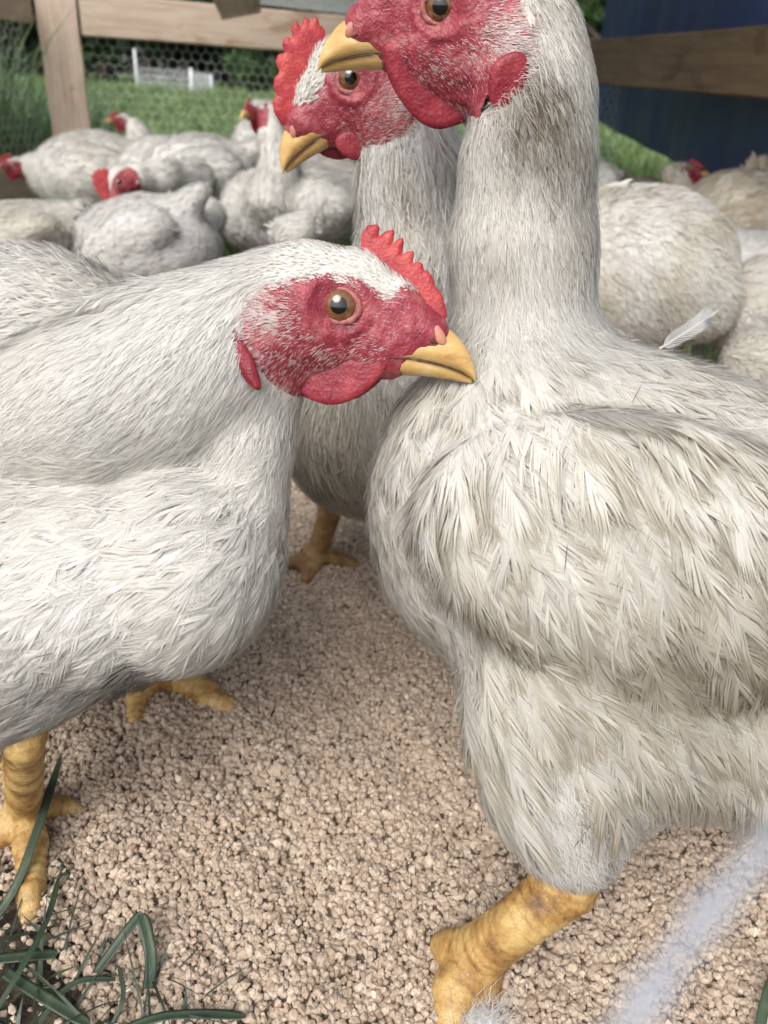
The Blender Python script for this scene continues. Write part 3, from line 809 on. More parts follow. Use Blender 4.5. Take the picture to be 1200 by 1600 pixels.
# ---------------- tall soiled hen on the right
def hen_right():
    rg = np.random.default_rng(12)
    root = empty('hen', PZ(900, 1500)); tag(root, 'tall soiled hen filling the right side with a long crimson wattle', 'hen', 'hens crowding round the feed')
    fr = head_frame(688, 10, .285, -1, 12, yaw=4, s=.90)
    B = Body(); head_prims(B, fr)
    E, Rm, near, s = fr
    for (x_, y_, r_) in ((715, 105, .0140), (745, 120, .0150), (675, 85, .0125)):
        B.ell(E + Rm @ np.array([to_local(fr, x_, y_)[0], 0, to_local(fr, x_, y_)[1]]), (r_, r_, r_), k=.008)
    B.chain([(PT(760, 30, .297), .0180), (PT(812, 80, .300), .0205), (PT(834, 160, .300), .0195), (PT(824, 260, .302), .0225), (PT(816, 390, .310), .0255), (PT(816, 510, .322), .029)], .010)
    B.ell(PT(760, 790, .334), (.048, .050, .068), k=.022)
    B.ell(PT(910, 760, .338), (.075, .058, .060), k=.02)
    B.ell(PT(1080, 860, .336), (.095, .060, .070), k=.02)
    B.ell(PT(1330, 950, .345), (.110, .060, .070), k=.03)
    B.ell(PT(860, 1000, .325), (.036, .045, .034), k=.02)
    B.ell(PT(1120, 1110, .328), (.072, .045, .038), k=.02)
    # folded wing lying on the flank
    wr = nrm(RR * 1 - UU * .25); wn_ = nrm(-F0 - .1 * RR); wn_ = nrm(wn_ - wr * (wn_ @ wr)); wu = np.cross(wn_, wr)
    B.ell(PT(1015, 862, .280), (.082, .046, .022), np.stack([wr, wu, wn_], 1), k=.003)
    # thigh
    B.chain([(PT(850, 1120, .305), .027), (PT(870, 1210, .303), .0215), (PT(897, 1320, .302), .0125)], .02)
    B.cap(PT(990, 1150, .305), PT(880, 1270, .303), .026, .014, .02)
    B.groove(PT(706, 400, .290), PT(738, 530, .272), .0050, .0115, .003)
    B.groove(PT(742, 530, .276), PT(800, 590, .262), .0060, .002, .006)
    G = Grid(B, .0026, .02)
    flow = px_flow([(640, 10, .3, 1, .1), (760, 60, .3, 1, .5), (840, 60, .3, .7, 1), (900, 120, .3, .25, 1), (820, 200, .3, .15, 1), (740, 200, .3, .1, 1), (760, 320, .3, 0, 1), (880, 330, .3, .1, 1), (720, 430, .3, -.25, 1), (810, 450, .28, .1, 1), (930, 440, .3, .5, 1), (700, 560, .28, -.35, 1), (640, 640, .28, -.55, 1), (585, 740, .28, -.1, 1), (590, 860, .28, .25, 1), (660, 980, .28, .5, .9), (760, 600, .27, .1, 1), (850, 600, .27, .35, 1), (960, 560, .28, .8, .6), (1100, 600, .28, .9, .45), (1180, 700, .27, .9, .45), (700, 760, .25, .1, 1), (740, 900, .25, .6, .8), (840, 760, .24, .25, 1), (870, 900, .24, .45, .9), (960, 760, .24, .6, .8), (1000, 900, .24, .4, .9), (1100, 980, .24, .35, .9), (1180, 900, .24, .6, .8), (830, 1030, .25, .8, .6), (760, 1120, .26, .15, 1), (830, 1220, .26, .2, 1), (900, 1240, .26, .25, 1), (900, 1120, .26, .7, .7), (1050, 1180, .26, 1, .3), (1180, 1230, .26, 1, .25), (1400, 900, .28, 1, .3)])
    tint = tint_fn(.33, .28, spots=[(PT(842, 150, .282), .012, 1.2, DIRT_AND_SHADE * np.array([.50, .46, .40])), (PT(825, 205, .280), .012, .8, DIRT_AND_SHADE * .62), (PT(890, 235, .285), .012, .7, DIRT_AND_SHADE * .7), (PT(900, 330, .288), .010, .5, DIRT_AND_SHADE), (PT(880, 900, .26), .03, .45, DIRT_AND_SHADE * .8), (PT(1050, 950, .26), .05, .55, TAN * .85), (PT(1150, 1050, .26), .04, .5, TAN * .8), (PT(640, 900, .28), .03, .4, TAN * .8), (PT(920, 1290, .29), .007, .8, DIRT_AND_SHADE * .3), (PT(728, 480, .288), .009, 1.2, DIRT_AND_SHADE * .5), (PT(920, 1010, .262), .035, .6, TAN * .75), (PT(1010, 1020, .262), .03, .6, TAN * .7), (PT(1180, 960, .262), .04, .6, TAN * .75), (PT(800, 1130, .29), .022, .4, WHITE), (PT(960, 1190, .28), .035, .3, WHITE), (PT(1100, 1200, .28), .035, .3, WHITE)], seed=5)  # the small spot in the neck-base hollow is painted shade
    clip = (E - np.array([.06, .05, .055]), E + np.array([.065, .05, .05]))
    # face outline of this bird, in its own photo pixels -> template px
    def back_to_tpl(px, py):
        x, z = to_local(fr, px, py); x /= HS * s; z /= HS * s
        dx = x * math.cos(-PA) - z * math.sin(-PA); dy = x * math.sin(-PA) + z * math.cos(-PA); return 530 + dx, 477 - dy
    poly = [back_to_tpl(*q) for q in [(548, -5), (530, 10), (535, 40), (550, 75), (580, 100), (610, 125), (640, 150), (690, 165), (725, 178), (752, 165), (775, 165), (803, 150), (810, 100), (815, 60), (818, 20), (800, -15), (760, -40), (700, -50), (640, -45), (580, -30)]]
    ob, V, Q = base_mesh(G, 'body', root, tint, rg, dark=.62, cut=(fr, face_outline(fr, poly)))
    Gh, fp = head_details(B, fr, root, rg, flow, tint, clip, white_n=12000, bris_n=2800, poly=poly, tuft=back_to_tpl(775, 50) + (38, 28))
    def inface(P): L = (P - E) @ Rm; return (poly_sdf(L[:, [0, 2]], fp) < .0008) & (np.linalg.norm(L, axis=1) < .05)
    dh = lambda C: (np.linalg.norm(C - E, axis=1) > .028) * 1.0
    px = lambda C: topx(C)
    neck = lambda C: dh(C) * (px(C)[:, 1] < 560) * (px(C)[:, 0] < 1000)
    torso = lambda C: dh(C) * (px(C)[:, 1] > 480) * (px(C)[:, 0] < 1550) * (px(C)[:, 1] < 1110)
    wing = lambda C: (px(C)[:, 1] > 600) * (px(C)[:, 0] < 1400) * (px(C)[:, 0] > 700) * (px(C)[:, 1] < 1090) * (C[:, 1] < .28) * 1.0
    low = lambda C: (px(C)[:, 1] > 1040) * (px(C)[:, 0] < 1550) * 1.0
    plume_body(G, V, Q, root, rg, flow, tint, [
        dict(kind='f', n=1700, L=(.026, .040), asp=.30, nb=36, keep=torso, h1=.004, jit=.22, split=.11, gap=.95, tipd=.38),
        dict(kind='f', n=360, L=(.040, .060), asp=.30, nb=54, keep=wing, h0=.001, h1=.0065, jit=.22, split=.08, gap=.85, tipd=.42),
        dict(kind='f', n=1800, L=(.016, .027), asp=.18, nb=20, keep=neck, h1=.0018, jit=.16, split=.08, gap=1.2, tipd=.22),
        dict(kind='f', n=1300, L=(.018, .028), asp=.22, nb=24, keep=low, h1=.003, jit=.25, split=.16, gap=1.0),
        dict(kind='s', n=20000, L=(.008, .018), w=(.00006, .00015), keep=neck, h0=.0008, h1=.0027, jit=.2),
        dict(kind='s', n=12000, L=(.010, .022), w=(.00005, .00011), keep=torso, h0=.0015, h1=.0055, jit=.4),
        dict(kind='s', n=26000, L=(.010, .022), w=(.00007, .00016), keep=low, h0=.0008, h1=.0050, jit=.4),
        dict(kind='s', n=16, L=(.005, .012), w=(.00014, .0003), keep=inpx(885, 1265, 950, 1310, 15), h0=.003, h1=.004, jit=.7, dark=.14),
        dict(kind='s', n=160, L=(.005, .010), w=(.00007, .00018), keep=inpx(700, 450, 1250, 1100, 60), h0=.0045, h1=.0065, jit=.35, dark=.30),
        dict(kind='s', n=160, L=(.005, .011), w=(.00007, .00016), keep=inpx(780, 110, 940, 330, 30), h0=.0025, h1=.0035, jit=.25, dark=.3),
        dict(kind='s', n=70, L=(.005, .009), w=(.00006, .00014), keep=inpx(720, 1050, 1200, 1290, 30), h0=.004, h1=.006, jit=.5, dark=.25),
    ], excl=inface)
    lo = lambda q: to_local(fr, *q)
    wat = [(597, 66), (600, 95), (606, 122), (622, 152), (645, 182), (672, 199), (700, 198), (734, 182), (742, 160), (735, 130), (700, 100), (660, 75), (630, 60)]
    for o_ in (.0085, -.0085):
        slab('wattle', [lo(q) for q in smooth_poly(wat, 2)], .0017, (E, Rm), MAT['wattle'], root, h=.0007, yoff=near * o_, rim=.0035, bumps=.0003)
    ear = [(752, 96), (770, 80), (795, 74), (807, 92), (806, 122), (794, 148), (772, 162), (752, 158), (746, 128)]
    for sd_ in (near, -near):
        slab('earlobe', [lo(q) for q in smooth_poly(ear, 2)], .0018, (E, Rm), MAT['wattle'], root, h=.0006, yoff=sd_ * (surf_y(B, fr, *np.mean([lo(q) for q in ear], 0), sd_) + .0002), rim=.0035, bumps=.0003)
    comb = [(545, 0), (545, -25), (560, -60), (575, -50), (585, -90), (605, -70), (620, -110), (640, -85), (660, -115), (680, -85), (705, -100), (715, -70), (740, -60), (720, -40), (660, -45), (600, -30)]
    slab('comb', [lo(q) for q in smooth_poly(comb, 1)], .0021, (E, Rm), MAT['comb'], root, h=.0008, rim=.003)
    A = PZ(744, 1492, .016)
    leg(root, [(PT(905, 1335, .300), .0110), (PT(885, 1380, .304), .0118), (PT(812, 1440, .306), .0098), (A, .0110)],
        [[(A, .0100), (PZ(712, 1545, .010), .0085), (PZ(700, 1600, .002), .0070), (PZ(690, 1650, -.003), .0055)],
         [(A, .0100), (PZ(752, 1550, .005), .0080), (PZ(770, 1620, -.002), .0065)],
         [(A, .0085), (PZ(705, 1484, .012), .0068), (PZ(693, 1478, .010), .0058)]])
    # quill feathers standing off the back
    def quill(pts, wid, name='quill_feather'):
        C = np.array([PT(*p) for p in pts]); u = np.linspace(0, 1, 26); K = len(C)
        for _ in range(2):
            C = np.concatenate([C[:1], *[np.array([a * .75 + b * .25, a * .25 + b * .75]) for a, b in zip(C[:-1], C[1:])], C[-1:]])
        seg = np.linspace(0, 1, len(C)); C = np.stack([np.interp(u, seg, C[:, i]) for i in range(3)], 1)
        T = nrm(np.gradient(C, axis=0)); n = nrm(-F0 + .2 * UU); S = nrm(np.cross(n, T)); V = []; Fq = []; Ft = []; cols = []
        pl = Plume(); V, F, m = ribbons(C[None], S[None], (np.linspace(.0005, .0001, 26))[None]); pl.add(V, F, np.repeat(np.array([[.8, .78, .72]]), m, 0))
        nb = 34; ui = np.linspace(.12, .97, nb); base = lerpC(C[None], ui[None])[0]; t = nrm(lerpC(T[None], ui[None])[0]); 
        for sg in (-1, 1):
            sdv = nrm(np.cross(n, t)) * sg; ln = wid * np.sin(np.pi * np.clip(ui * .85 + .12, 0, 1)) ** .5 * rg.uniform(.8, 1.05, nb)
            d = t * .8 + sdv * .7; p1 = base + d * (ln * .55)[:, None]; p2 = p1 + nrm(t + sdv * .4) * (ln * .6)[:, None]
            CC = np.stack([base, p1, p2], 1); SS = nrm(np.cross(np.broadcast_to(n, CC.shape), np.stack([d, d, t], 1)))
            V, F, m = ribbons(CC, SS, np.repeat(np.array([[.00022, .00022, .00006]]), nb, 0)); pl.add(V, F, np.repeat(np.full((nb, 3), .66) * rg.uniform(.9, 1.04, (nb, 1)), m, 0))
        return pl.build(name, root)
    quill([(1030, 545, .31), (1070, 520, .30), (1100, 500, .295), (1112, 494, .29)], .0070)
    0 and quill([(1075, 545, .31), (1110, 535, .30), (1150, 548, .295), (1178, 590, .29)], .0026)
    0 and quill([(1010, 590, .30), (1060, 560, .29), (1130, 575, .285), (1190, 625, .28)], .0030)
    return root

# ---------------- third hen, looking over between the two
def hen_middle():
    rg = np.random.default_rng(13)
    root = empty('hen', PZ(540, 880)); tag(root, 'middle hen with a tall jagged comb, beak pointing down left', 'hen', 'hens crowding round the feed')
    fr = head_frame(547, 122, .355, -1, 42, yaw=8, s=.90)
    E, Rm, near, s = fr
    B = Body(); head_prims(B, fr)
    B.chain([(PT(585, 135, .370), .0190), (PT(628, 190, .376), .0205), (PT(645, 290, .385), .0250), (PT(652, 420, .40), .0290), (PT(670, 560, .43), .038)], .010)
    B.ell(PT(640, 640, .50), (.062, .085, .058), k=.03)
    B.ell(PT(560, 655, .52), (.050, .075, .055), k=.03)
    B.cap(PT(525, 690, .55), PT(520, 765, .60), .028, .013, .02)
    G = Grid(B, .0035, .02)
    flow = px_flow([(470, 175, .36, -.2, -1), (500, 165, .36, .1, -1), (500, 100, .4, .6, -.5), (560, 60, .4, 1, .2), (620, 120, .4, .9, .8), (650, 200, .4, .2, 1), (600, 260, .4, 0, 1), (600, 360, .4, .05, 1), (680, 350, .4, .1, 1), (620, 500, .4, 0, 1), (560, 640, .5, -.1, 1), (500, 700, .5, .2, 1)])
    tint = tint_fn(.32, .4, spots=[(PT(640, 330, .36), .012, .5, TAN), (PT(520, 690, .47), .045, .8, TAN * .65), (PT(560, 640, .43), .04, .5, TAN * .8)], seed=9)  # lower two spots paint the underside's shade into the plumage
    def back_to_tpl(px, py):
        x, z = to_local(fr, px, py); x /= HS * s; z /= HS * s
        dx = x * math.cos(-PA) - z * math.sin(-PA); dy = x * math.sin(-PA) + z * math.cos(-PA); return 530 + dx, 477 - dy
    poly = [back_to_tpl(*q) for q in [(478, 165), (452, 165), (425, 190), (440, 225), (475, 240), (520, 238), (560, 232), (600, 222), (632, 204), (640, 175), (634, 140), (625, 100), (600, 82), (570, 84), (535, 92), (515, 115), (500, 140)]]
    ob, V, Q = base_mesh(G, 'body', root, tint, rg, dark=.72, cut=(fr, face_outline(fr, poly)))
    Gh, fp = head_details(B, fr, root, rg, flow, tint, (E - .055, E + .055), white_n=9000, bris_n=2600, poly=poly, tuft=back_to_tpl(612, 165) + (30, 22))
    def inface(P): L = (P - E) @ Rm; return (poly_sdf(L[:, [0, 2]], fp) < .0008) & (np.linalg.norm(L, axis=1) < .05)
    dh = lambda C: (np.linalg.norm(C - E, axis=1) > .028) * 1.0
    plume_body(G, V, Q, root, rg, flow, tint, [
        dict(kind='f', n=2600, L=(.018, .028), asp=.16, nb=12, keep=dh, h1=.0015, jit=.16, split=.10, gap=1.2),
        dict(kind='s', n=16000, L=(.010, .020), w=(.00014, .0003), keep=dh, h0=.0008, h1=.0045, jit=.25),
    ], excl=inface)
    lo = lambda q: to_local(fr, *q)
    comb = [(440, 196), (428, 176), (425, 158), (432, 148), (427, 138), (428, 122), (436, 112), (430, 98), (434, 84), (444, 82), (440, 68), (446, 56), (456, 60), (455, 42), (464, 32), (470, 42), (474, 27), (482, 27), (485, 36), (490, 26), (498, 28), (499, 38), (508, 46), (510, 66), (505, 90), (505, 115), (500, 150), (492, 175), (470, 196)]
    slab('comb', [lo(q) for q in comb], .0018, (E, Rm), MAT['comb'], root, h=.0007, rim=.0035)
    wat = [(522, 212), (520, 228), (530, 243), (548, 252), (572, 251), (594, 242), (606, 224), (606, 206), (580, 200), (545, 202)]
    slab('wattle', [lo(q) for q in smooth_poly(wat, 2)], .0017, (E, Rm), MAT['wattle'], root, h=.0008, yoff=near * .0085, rim=.0035, bumps=.0003)
    wat2 = [(492, 226), (500, 240), (520, 249), (545, 250), (560, 230), (540, 212), (510, 214)]
    slab('wattle', [lo(q) for q in smooth_poly(wat2, 2)], .0024, (E, Rm), MAT['wattle'], root, h=.0008, yoff=-near * .0085, rim=.0035, bumps=.0003)
    A = PZ(497, 862, .012)
    leg(root, [(PT(528, 730, .575), .0130), (PT(515, 800, .585), .0088), (A, .0080)],
        [[(A, .0085), (PZ(470, 880, .008), .0060), (PZ(445, 882, .004), .0045)], [(A, .0085), (PZ(488, 885, .006), .0060), (PZ(478, 905, .002), .0045)], [(A, .0080), (PZ(530, 875, .006), .0058), (PZ(555, 882, .002), .0045)]], h=.0018, soil_and_shade=(.50, .44, .45))  # leg multiplier paints in shade under the body as well as dirt
    return root
# =================================================================== ground, feed, grass
def struct_mesh(name, V, F, mat, kind='structure', **kw):
    o = mesh_np(name, V, F, mat, None, **kw); o['kind'] = kind; return o
def terrain(x, y):
    """gentle unevenness of the ground; the feed lies in a low heap"""
    return 0.004 * np.sin(x * 9 + 1) * np.cos(y * 7) * np.clip(np.hypot(x, y), 0, 1) + 0.0015 * np.sin(x * 31) * np.sin(y * 27 + 2)
xs = np.concatenate([-np.geomspace(160, 1.2, 40), np.linspace(-1.1, 1.1, 60), np.geomspace(1.2, 160, 40)])
ys = np.concatenate([-np.geomspace(40, .6, 14), np.linspace(-.5, 3, 90), np.geomspace(3.1, 220, 50)])
X, Y = np.meshgrid(xs, ys, indexing='ij'); Zg = np.where(np.hypot(X, Y) < 6, terrain(X, Y), .02 * np.sin(X * .7) * np.cos(Y * .5)) - .004
V = np.stack([X, Y, Zg], -1).reshape(-1, 3); nxg, nyg = X.shape
ii = (np.arange(nxg - 1)[:, None] * nyg + np.arange(nyg - 1)[None]).ravel(); Fq = np.stack([ii, ii + nyg, ii + nyg + 1, ii + 1], 1)
def ground_mat():
    m, nt, b = newmat('soil_and_lawn')
    n, r, o = noise_col(nt, 90, [(0.3, (.035, .028, .02)), (0.5, (.07, .055, .038)), (0.7, (.13, .10, .07))], detail=8)
    n2, r2, o2 = noise_col(nt, 6, [(0.3, (.05, .085, .03)), (0.55, (.09, .14, .05)), (0.75, (.15, .19, .08))], detail=8)
    sx = nt.nodes.new('ShaderNodeSeparateXYZ'); nt.links.new(o, sx.inputs[0])
    mr = node(nt, 'ShaderNodeMapRange'); mr.inputs['From Min'].default_value = 1.2; mr.inputs['From Max'].default_value = 2.2
    nt.links.new(sx.outputs['Y'], mr.inputs['Value'])
    mx = nt.nodes.new('ShaderNodeMix'); mx.data_type = 'RGBA'
    nt.links.new(mr.outputs[0], mx.inputs[0]); nt.links.new(r.outputs[0], mx.inputs[6]); nt.links.new(r2.outputs[0], mx.inputs[7])
    nt.links.new(mx.outputs[2], b.inputs['Base Color']); b.inputs['Roughness'].default_value = .95
    bump(nt, n.outputs['Fac'], 1, .006, b); return m
struct_mesh('ground', V, Fq, ground_mat())

# crumbled feed: every crumb a small angular solid
rg = np.random.default_rng(21)
def icosa():
    p = (1 + 5 ** .5) / 2
    V = nrm(np.array([(-1, p, 0), (1, p, 0), (-1, -p, 0), (1, -p, 0), (0, -1, p), (0, 1, p), (0, -1, -p), (0, 1, -p), (p, 0, -1), (p, 0, 1), (-p, 0, -1), (-p, 0, 1)], float))
    F = np.array([(0, 11, 5), (0, 5, 1), (0, 1, 7), (0, 7, 10), (0, 10, 11), (1, 5, 9), (5, 11, 4), (11, 10, 2), (10, 7, 6), (7, 1, 8), (3, 9, 4), (3, 4, 2), (3, 2, 6), (3, 6, 8), (3, 8, 9), (4, 9, 5), (2, 4, 11), (6, 2, 10), (8, 6, 7), (9, 8, 1)])
    return V, F
def crumb_h(x, y):
    return .0035 + .006 * np.exp(-((x - .02) ** 2 + (y - .33) ** 2) / .03) + .0016 * np.sin(x * 60 + 1) * np.sin(y * 55) + .0012 * np.sin(x * 130 + y * 90)
def edge_fade(x, y):
    """the feed thins out towards the lower left corner and far under the flock"""
    p = topx(np.stack([x, y, 0 * x], -1)); wob = 40 * np.sin(p[:, 0] / 37) + 30 * np.sin(p[:, 0] / 13 + p[:, 1] / 21)
    dcorner = (p[:, 1] - (1300 + (p[:, 0]) * 1.35) + wob) / 150
    return np.clip(1 - np.clip(dcorner, 0, 1) * .93, 0, 1) * np.clip((1.05 - y) / .25, 0, 1)
def crumbs(n, x0, x1, y0, y1, r0, r1, dens=None):
    x = rg.uniform(x0, x1, n); y = y0 + (y1 - y0) * rg.random(n)
    pxy = topx(np.stack([x, y, 0 * x], -1)); ok = (rg.random(n) < edge_fade(x, y)) & (pxy[:, 0] > -160) & (pxy[:, 0] < 1360) & (pxy[:, 1] < 1760); x, y = x[ok], y[ok]; n = len(x)
    r = rg.uniform(r0, r1, n) * rg.choice([.7, 1, 1, 1.25], n)
    lay = rg.random(n)
    z = terrain(x, y) + crumb_h(x, y) - .003 * lay + r * .2
    return x, y, z, r
def crumb_mesh(sets):
    V0, F0_ = icosa(); Vs, Fs, Cs = [], [], []; off = 0
    for x, y, z, r in sets:
        n = len(x)
        sc3 = rg.uniform(.65, 1.25, (n, 1, 3)); v = V0[None] * rg.uniform(.72, 1.15, (n, 12, 1)) * sc3
        q = nrm(rg.normal(size=(n, 4))); a, b, c, d = q.T
        Rq = np.stack([np.stack([1 - 2 * (c * c + d * d), 2 * (b * c - a * d), 2 * (b * d + a * c)], -1), np.stack([2 * (b * c + a * d), 1 - 2 * (b * b + d * d), 2 * (c * d - a * b)], -1), np.stack([2 * (b * d - a * c), 2 * (c * d + a * b), 1 - 2 * (b * b + c * c)], -1)], 1)
        v = np.einsum('nij,nkj->nki', Rq, v) * r[:, None, None] + np.stack([x, y, z], -1)[:, None]
        Vs.append(v.reshape(-1, 3)); Fs.append((F0_[None] + (off + np.arange(n) * 12)[:, None, None]).reshape(-1, 3)); off += 12 * n
        base = np.array([.49, .40, .325]); t = rg.random((n, 1))
        c = base + (np.array([.58, .49, .41]) - base) * np.clip(t * 1.5 - .5, 0, 1) + (np.array([.32, .235, .175]) - base) * np.clip(.35 - t, 0, 1) * 1.6
        big = rg.random(n) < .01; c[big] = (.68, .60, .50)
        Cs.append(np.repeat(c * rg.uniform(.88, 1.1, (n, 1)), 12, 0))
    return np.concatenate(Vs), np.concatenate(Fs), np.concatenate(Cs)
def feed_mat():
    m, nt, b = newmat('crumbled_feed')
    a = nt.nodes.new('ShaderNodeVertexColor'); a.layer_name = 'tint'
    n, r, o = noise_col(nt, 900, [(0.3, (.72, .68, .64)), (0.7, (1.1, 1.08, 1.05))], detail=4)
    mx = nt.nodes.new('ShaderNodeMix'); mx.data_type = 'RGBA'; mx.blend_type = 'MULTIPLY'; mx.inputs[0].default_value = 1
    nt.links.new(a.outputs['Color'], mx.inputs[6]); nt.links.new(r.outputs[0], mx.inputs[7]); nt.links.new(mx.outputs[2], b.inputs['Base Color'])
    b.inputs['Roughness'].default_value = .85; b.inputs['Specular IOR Level'].default_value = .2
    bump(nt, n.outputs['Fac'], .5, .0006, b); return m
MAT['feed'] = feed_mat()
V, F, C = crumb_mesh([crumbs(165000, -.34, .34, .08, .62, .00125, .0021), crumbs(20000, -.45, .5, .60, 1.05, .0020, .0034), crumbs(4200, -.34, .34, .08, .62, .0021, .0025)])
struct_mesh('feed_crumbs', V, F, MAT['feed'], kind='stuff', smooth=False, attrs={'tint': C})
# dust and fines between the crumbs
xs = np.linspace(-.5, .55, 130); ys = np.linspace(.05, 1.05, 130); X, Y = np.meshgrid(xs, ys, indexing='ij')
ef = edge_fade(X.ravel(), Y.ravel()).reshape(X.shape)
Z = terrain(X, Y) + crumb_h(X, Y) - .0022 - .012 * (1 - ef)
V = np.stack([X, Y, Z], -1).reshape(-1, 3); ii = (np.arange(129)[:, None] * 130 + np.arange(129)[None]).ravel()
struct_mesh('feed_dust', V, np.stack([ii, ii + 130, ii + 131, ii + 1], 1), simple('feed_fines', [(.3, (.10, .07, .05)), (.7, (.20, .145, .105))], 500, .9, 1, .002), kind='stuff')

# ---------------- grass
def grass_mat(name, c0, c1, c2, tr=.35):
    m, nt, b = newmat(name)
    n, r, o = noise_col(nt, 3.0, [(.3, c0), (.5, c1), (.75, c2)], detail=8)
    a = nt.nodes.new('ShaderNodeVertexColor'); a.layer_name = 'tint'
    mx = nt.nodes.new('ShaderNodeMix'); mx.data_type = 'RGBA'; mx.blend_type = 'MULTIPLY'; mx.inputs[0].default_value = 1
    nt.links.new(r.outputs[0], mx.inputs[6]); nt.links.new(a.outputs['Color'], mx.inputs[7]); nt.links.new(mx.outputs[2], b.inputs['Base Color'])
    b.inputs['Roughness'].default_value = .5
    t = nt.nodes.new('ShaderNodeBsdfTranslucent'); nt.links.new(mx.outputs[2], t.inputs[0]); ms = nt.nodes.new('ShaderNodeMixShader'); ms.inputs[0].default_value = tr
    nt.links.new(b.outputs[0], ms.inputs[1]); nt.links.new(t.outputs[0], ms.inputs[2]); nt.links.new(ms.outputs[0], nt.nodes['Material Output'].inputs[0]); return m
MAT['lawn'] = grass_mat('lawn_grass', (.12, .21, .07), (.19, .30, .11), (.31, .40, .19))
MAT['tallgrass'] = grass_mat('tall_grass', (.10, .19, .09), (.17, .28, .14), (.30, .40, .22))
MAT['blade'] = simple('broad_grass_blade', [(.3, (.022, .036, .024)), (.6, (.040, .065, .038)), (.8, (.11, .12, .07))], 60, .5, .3, .0008)
def blades(x, y, z, L, w, lean, K=3):
    n = len(x); az = rg.uniform(0, 6.283, n); d = np.stack([np.cos(az), np.sin(az), 0 * az], -1); u = np.linspace(0, 1, K + 1)[None, :, None]
    base = np.stack([x, y, z], -1)[:, None]
    C = base + np.array([0, 0, 1.]) * (L[:, None, None] * (u - .25 * lean[:, None, None] * u ** 2)) + d[:, None] * (L * lean)[:, None, None] * u ** 2
    fa = az + rg.uniform(-1.3, 1.3, n) + math.pi / 2; S = np.stack([np.cos(fa), np.sin(fa), 0 * fa], -1)[:, None].repeat(K + 1, 1)
    W = w[:, None] * (1 - .5 * np.linspace(0, 1, K + 1)[None]); V, F, m = ribbons(C, S, W)
    t = rg.uniform(.55, 1.25, (n, 1)) * np.stack([rg.uniform(.85, 1.25, n), np.ones(n), rg.uniform(.8, 1.2, n)], -1)
    return V, F, np.repeat(t, m, 0)
def grass_obj(name, x, y, L, w, lean, mat, z=None, K=3):
    V, F, C = blades(x, y, np.zeros(len(x)) - .003 if z is None else z, L, w, lean, K)
    return struct_mesh(name, V, F, mat, kind='stuff', smooth=False, attrs={'tint': C})
# mown field beyond the pen
n = 52000; yy = 2.62 * np.exp(rg.random(n) ** 1.0 * math.log(30 / 2.62)); xx = rg.uniform(-.62, .62, n) * yy * 1.15
keep = ~((xx > .62 * 1) & (yy < 2.62)); grass_obj('field_grass', xx, yy, rg.uniform(.05, .12, n) * (1 + yy * .05), rg.uniform(.0018, .0035, n) * (1 + yy * .30), rg.uniform(.1, .8, n), MAT['lawn'])
# tall unmown grass beside the left wall of the pen
n = 13000; yy = rg.uniform(1.2, 3.4, n); edge = -1.06 - (2.5 - yy) * .16 - np.clip(yy - 2.5, 0, 2) * .25; xx = edge - .02 - rg.random(n) ** 1.4 * 2.0
grass_obj('tall_grass', xx, yy, rg.uniform(.20, .60, n) * np.where(yy > 2.5, .6, 1), rg.uniform(.0016, .0036, n), rg.uniform(.15, .75, n), MAT['tallgrass'], K=4)
# trodden grass inside the pen
n = 6000; yy = rg.uniform(1.1, 2.6, n); xx = rg.uniform(-1.0, 1.2, n)
grass_obj('trodden_grass', xx, yy, rg.uniform(.02, .06, n), rg.uniform(.0015, .003, n), rg.uniform(.4, 1, n), MAT['lawn'])
n = 150; px_ = rg.uniform(-60, 330, n); py_ = rg.uniform(1360, 1650, n); ok = (py_ - 1330 > px_ * .8); P = np.array([PZ(a, b, 0) for a, b in zip(px_[ok], py_[ok])])
grass_obj('short_grass', P[:, 0], P[:, 1], rg.uniform(.008, .030, len(P)), rg.uniform(.0006, .0013, len(P)), rg.uniform(.8, 1.6, len(P)), MAT['blade'], K=4)

# broad blades lying over the feed, lower left
def broad_blade(pts, wid, label, twist=0, name='grass_blade'):
    C = np.array([PZ(*p) for p in pts])
    for _ in range(3): C = np.concatenate([C[:1], *[np.array([a * .75 + b * .25, a * .25 + b * .75]) for a, b in zip(C[:-1], C[1:])], C[-1:]])
    n = len(C); u = np.linspace(0, 1, n); T = nrm(np.gradient(C, axis=0)); S = nrm(np.cross(np.broadcast_to([0, 0, 1.], T.shape), T)); S = nrm(S * math.cos(twist) + np.array([0, 0, 1.]) * math.sin(twist)); Nn = np.cross(T, S)
    w = wid * np.minimum(1, (1.02 - u) * 4) ** .7 * (.85 + .15 * u); V = []
    rows = []
    for k_, (o_, dz) in enumerate([(-1, .16), (-.5, .02), (0, -.10), (.5, .02), (1, .16)]): rows.append(C + S * (w * o_)[:, None] + Nn * (w * dz)[:, None])
    for k_, (o_, dz) in enumerate([(1, .10), (0, -.2), (-1, .10)]): rows.append(C + S * (w * o_ * .98)[:, None] + Nn * (w * dz)[:, None])
    S8 = np.stack(rows, 1); V, F = loft(S8)
    o = mesh_np(name, V, F, MAT['blade'], None, loc=C[0]); return tag(o, label, 'grass blade', 'broad grass blades over the feed')
broad_blade([(-30, 1460, .004), (20, 1400, .012), (55, 1310, .022), (95, 1183, .030)], .0022, 'long upright green grass blade crossing in front of the yellow foot at left')
broad_blade([(150, 1520, .006), (190, 1465, .014), (222, 1425, .018)], .0024, 'dark grass blade slanting up to the forked tip beside the feed')
broad_blade([(232, 1545, .006), (238, 1500, .010), (228, 1450, .016), (220, 1428, .018)], .0028, 'short broad grass blade standing upright with its torn end down')
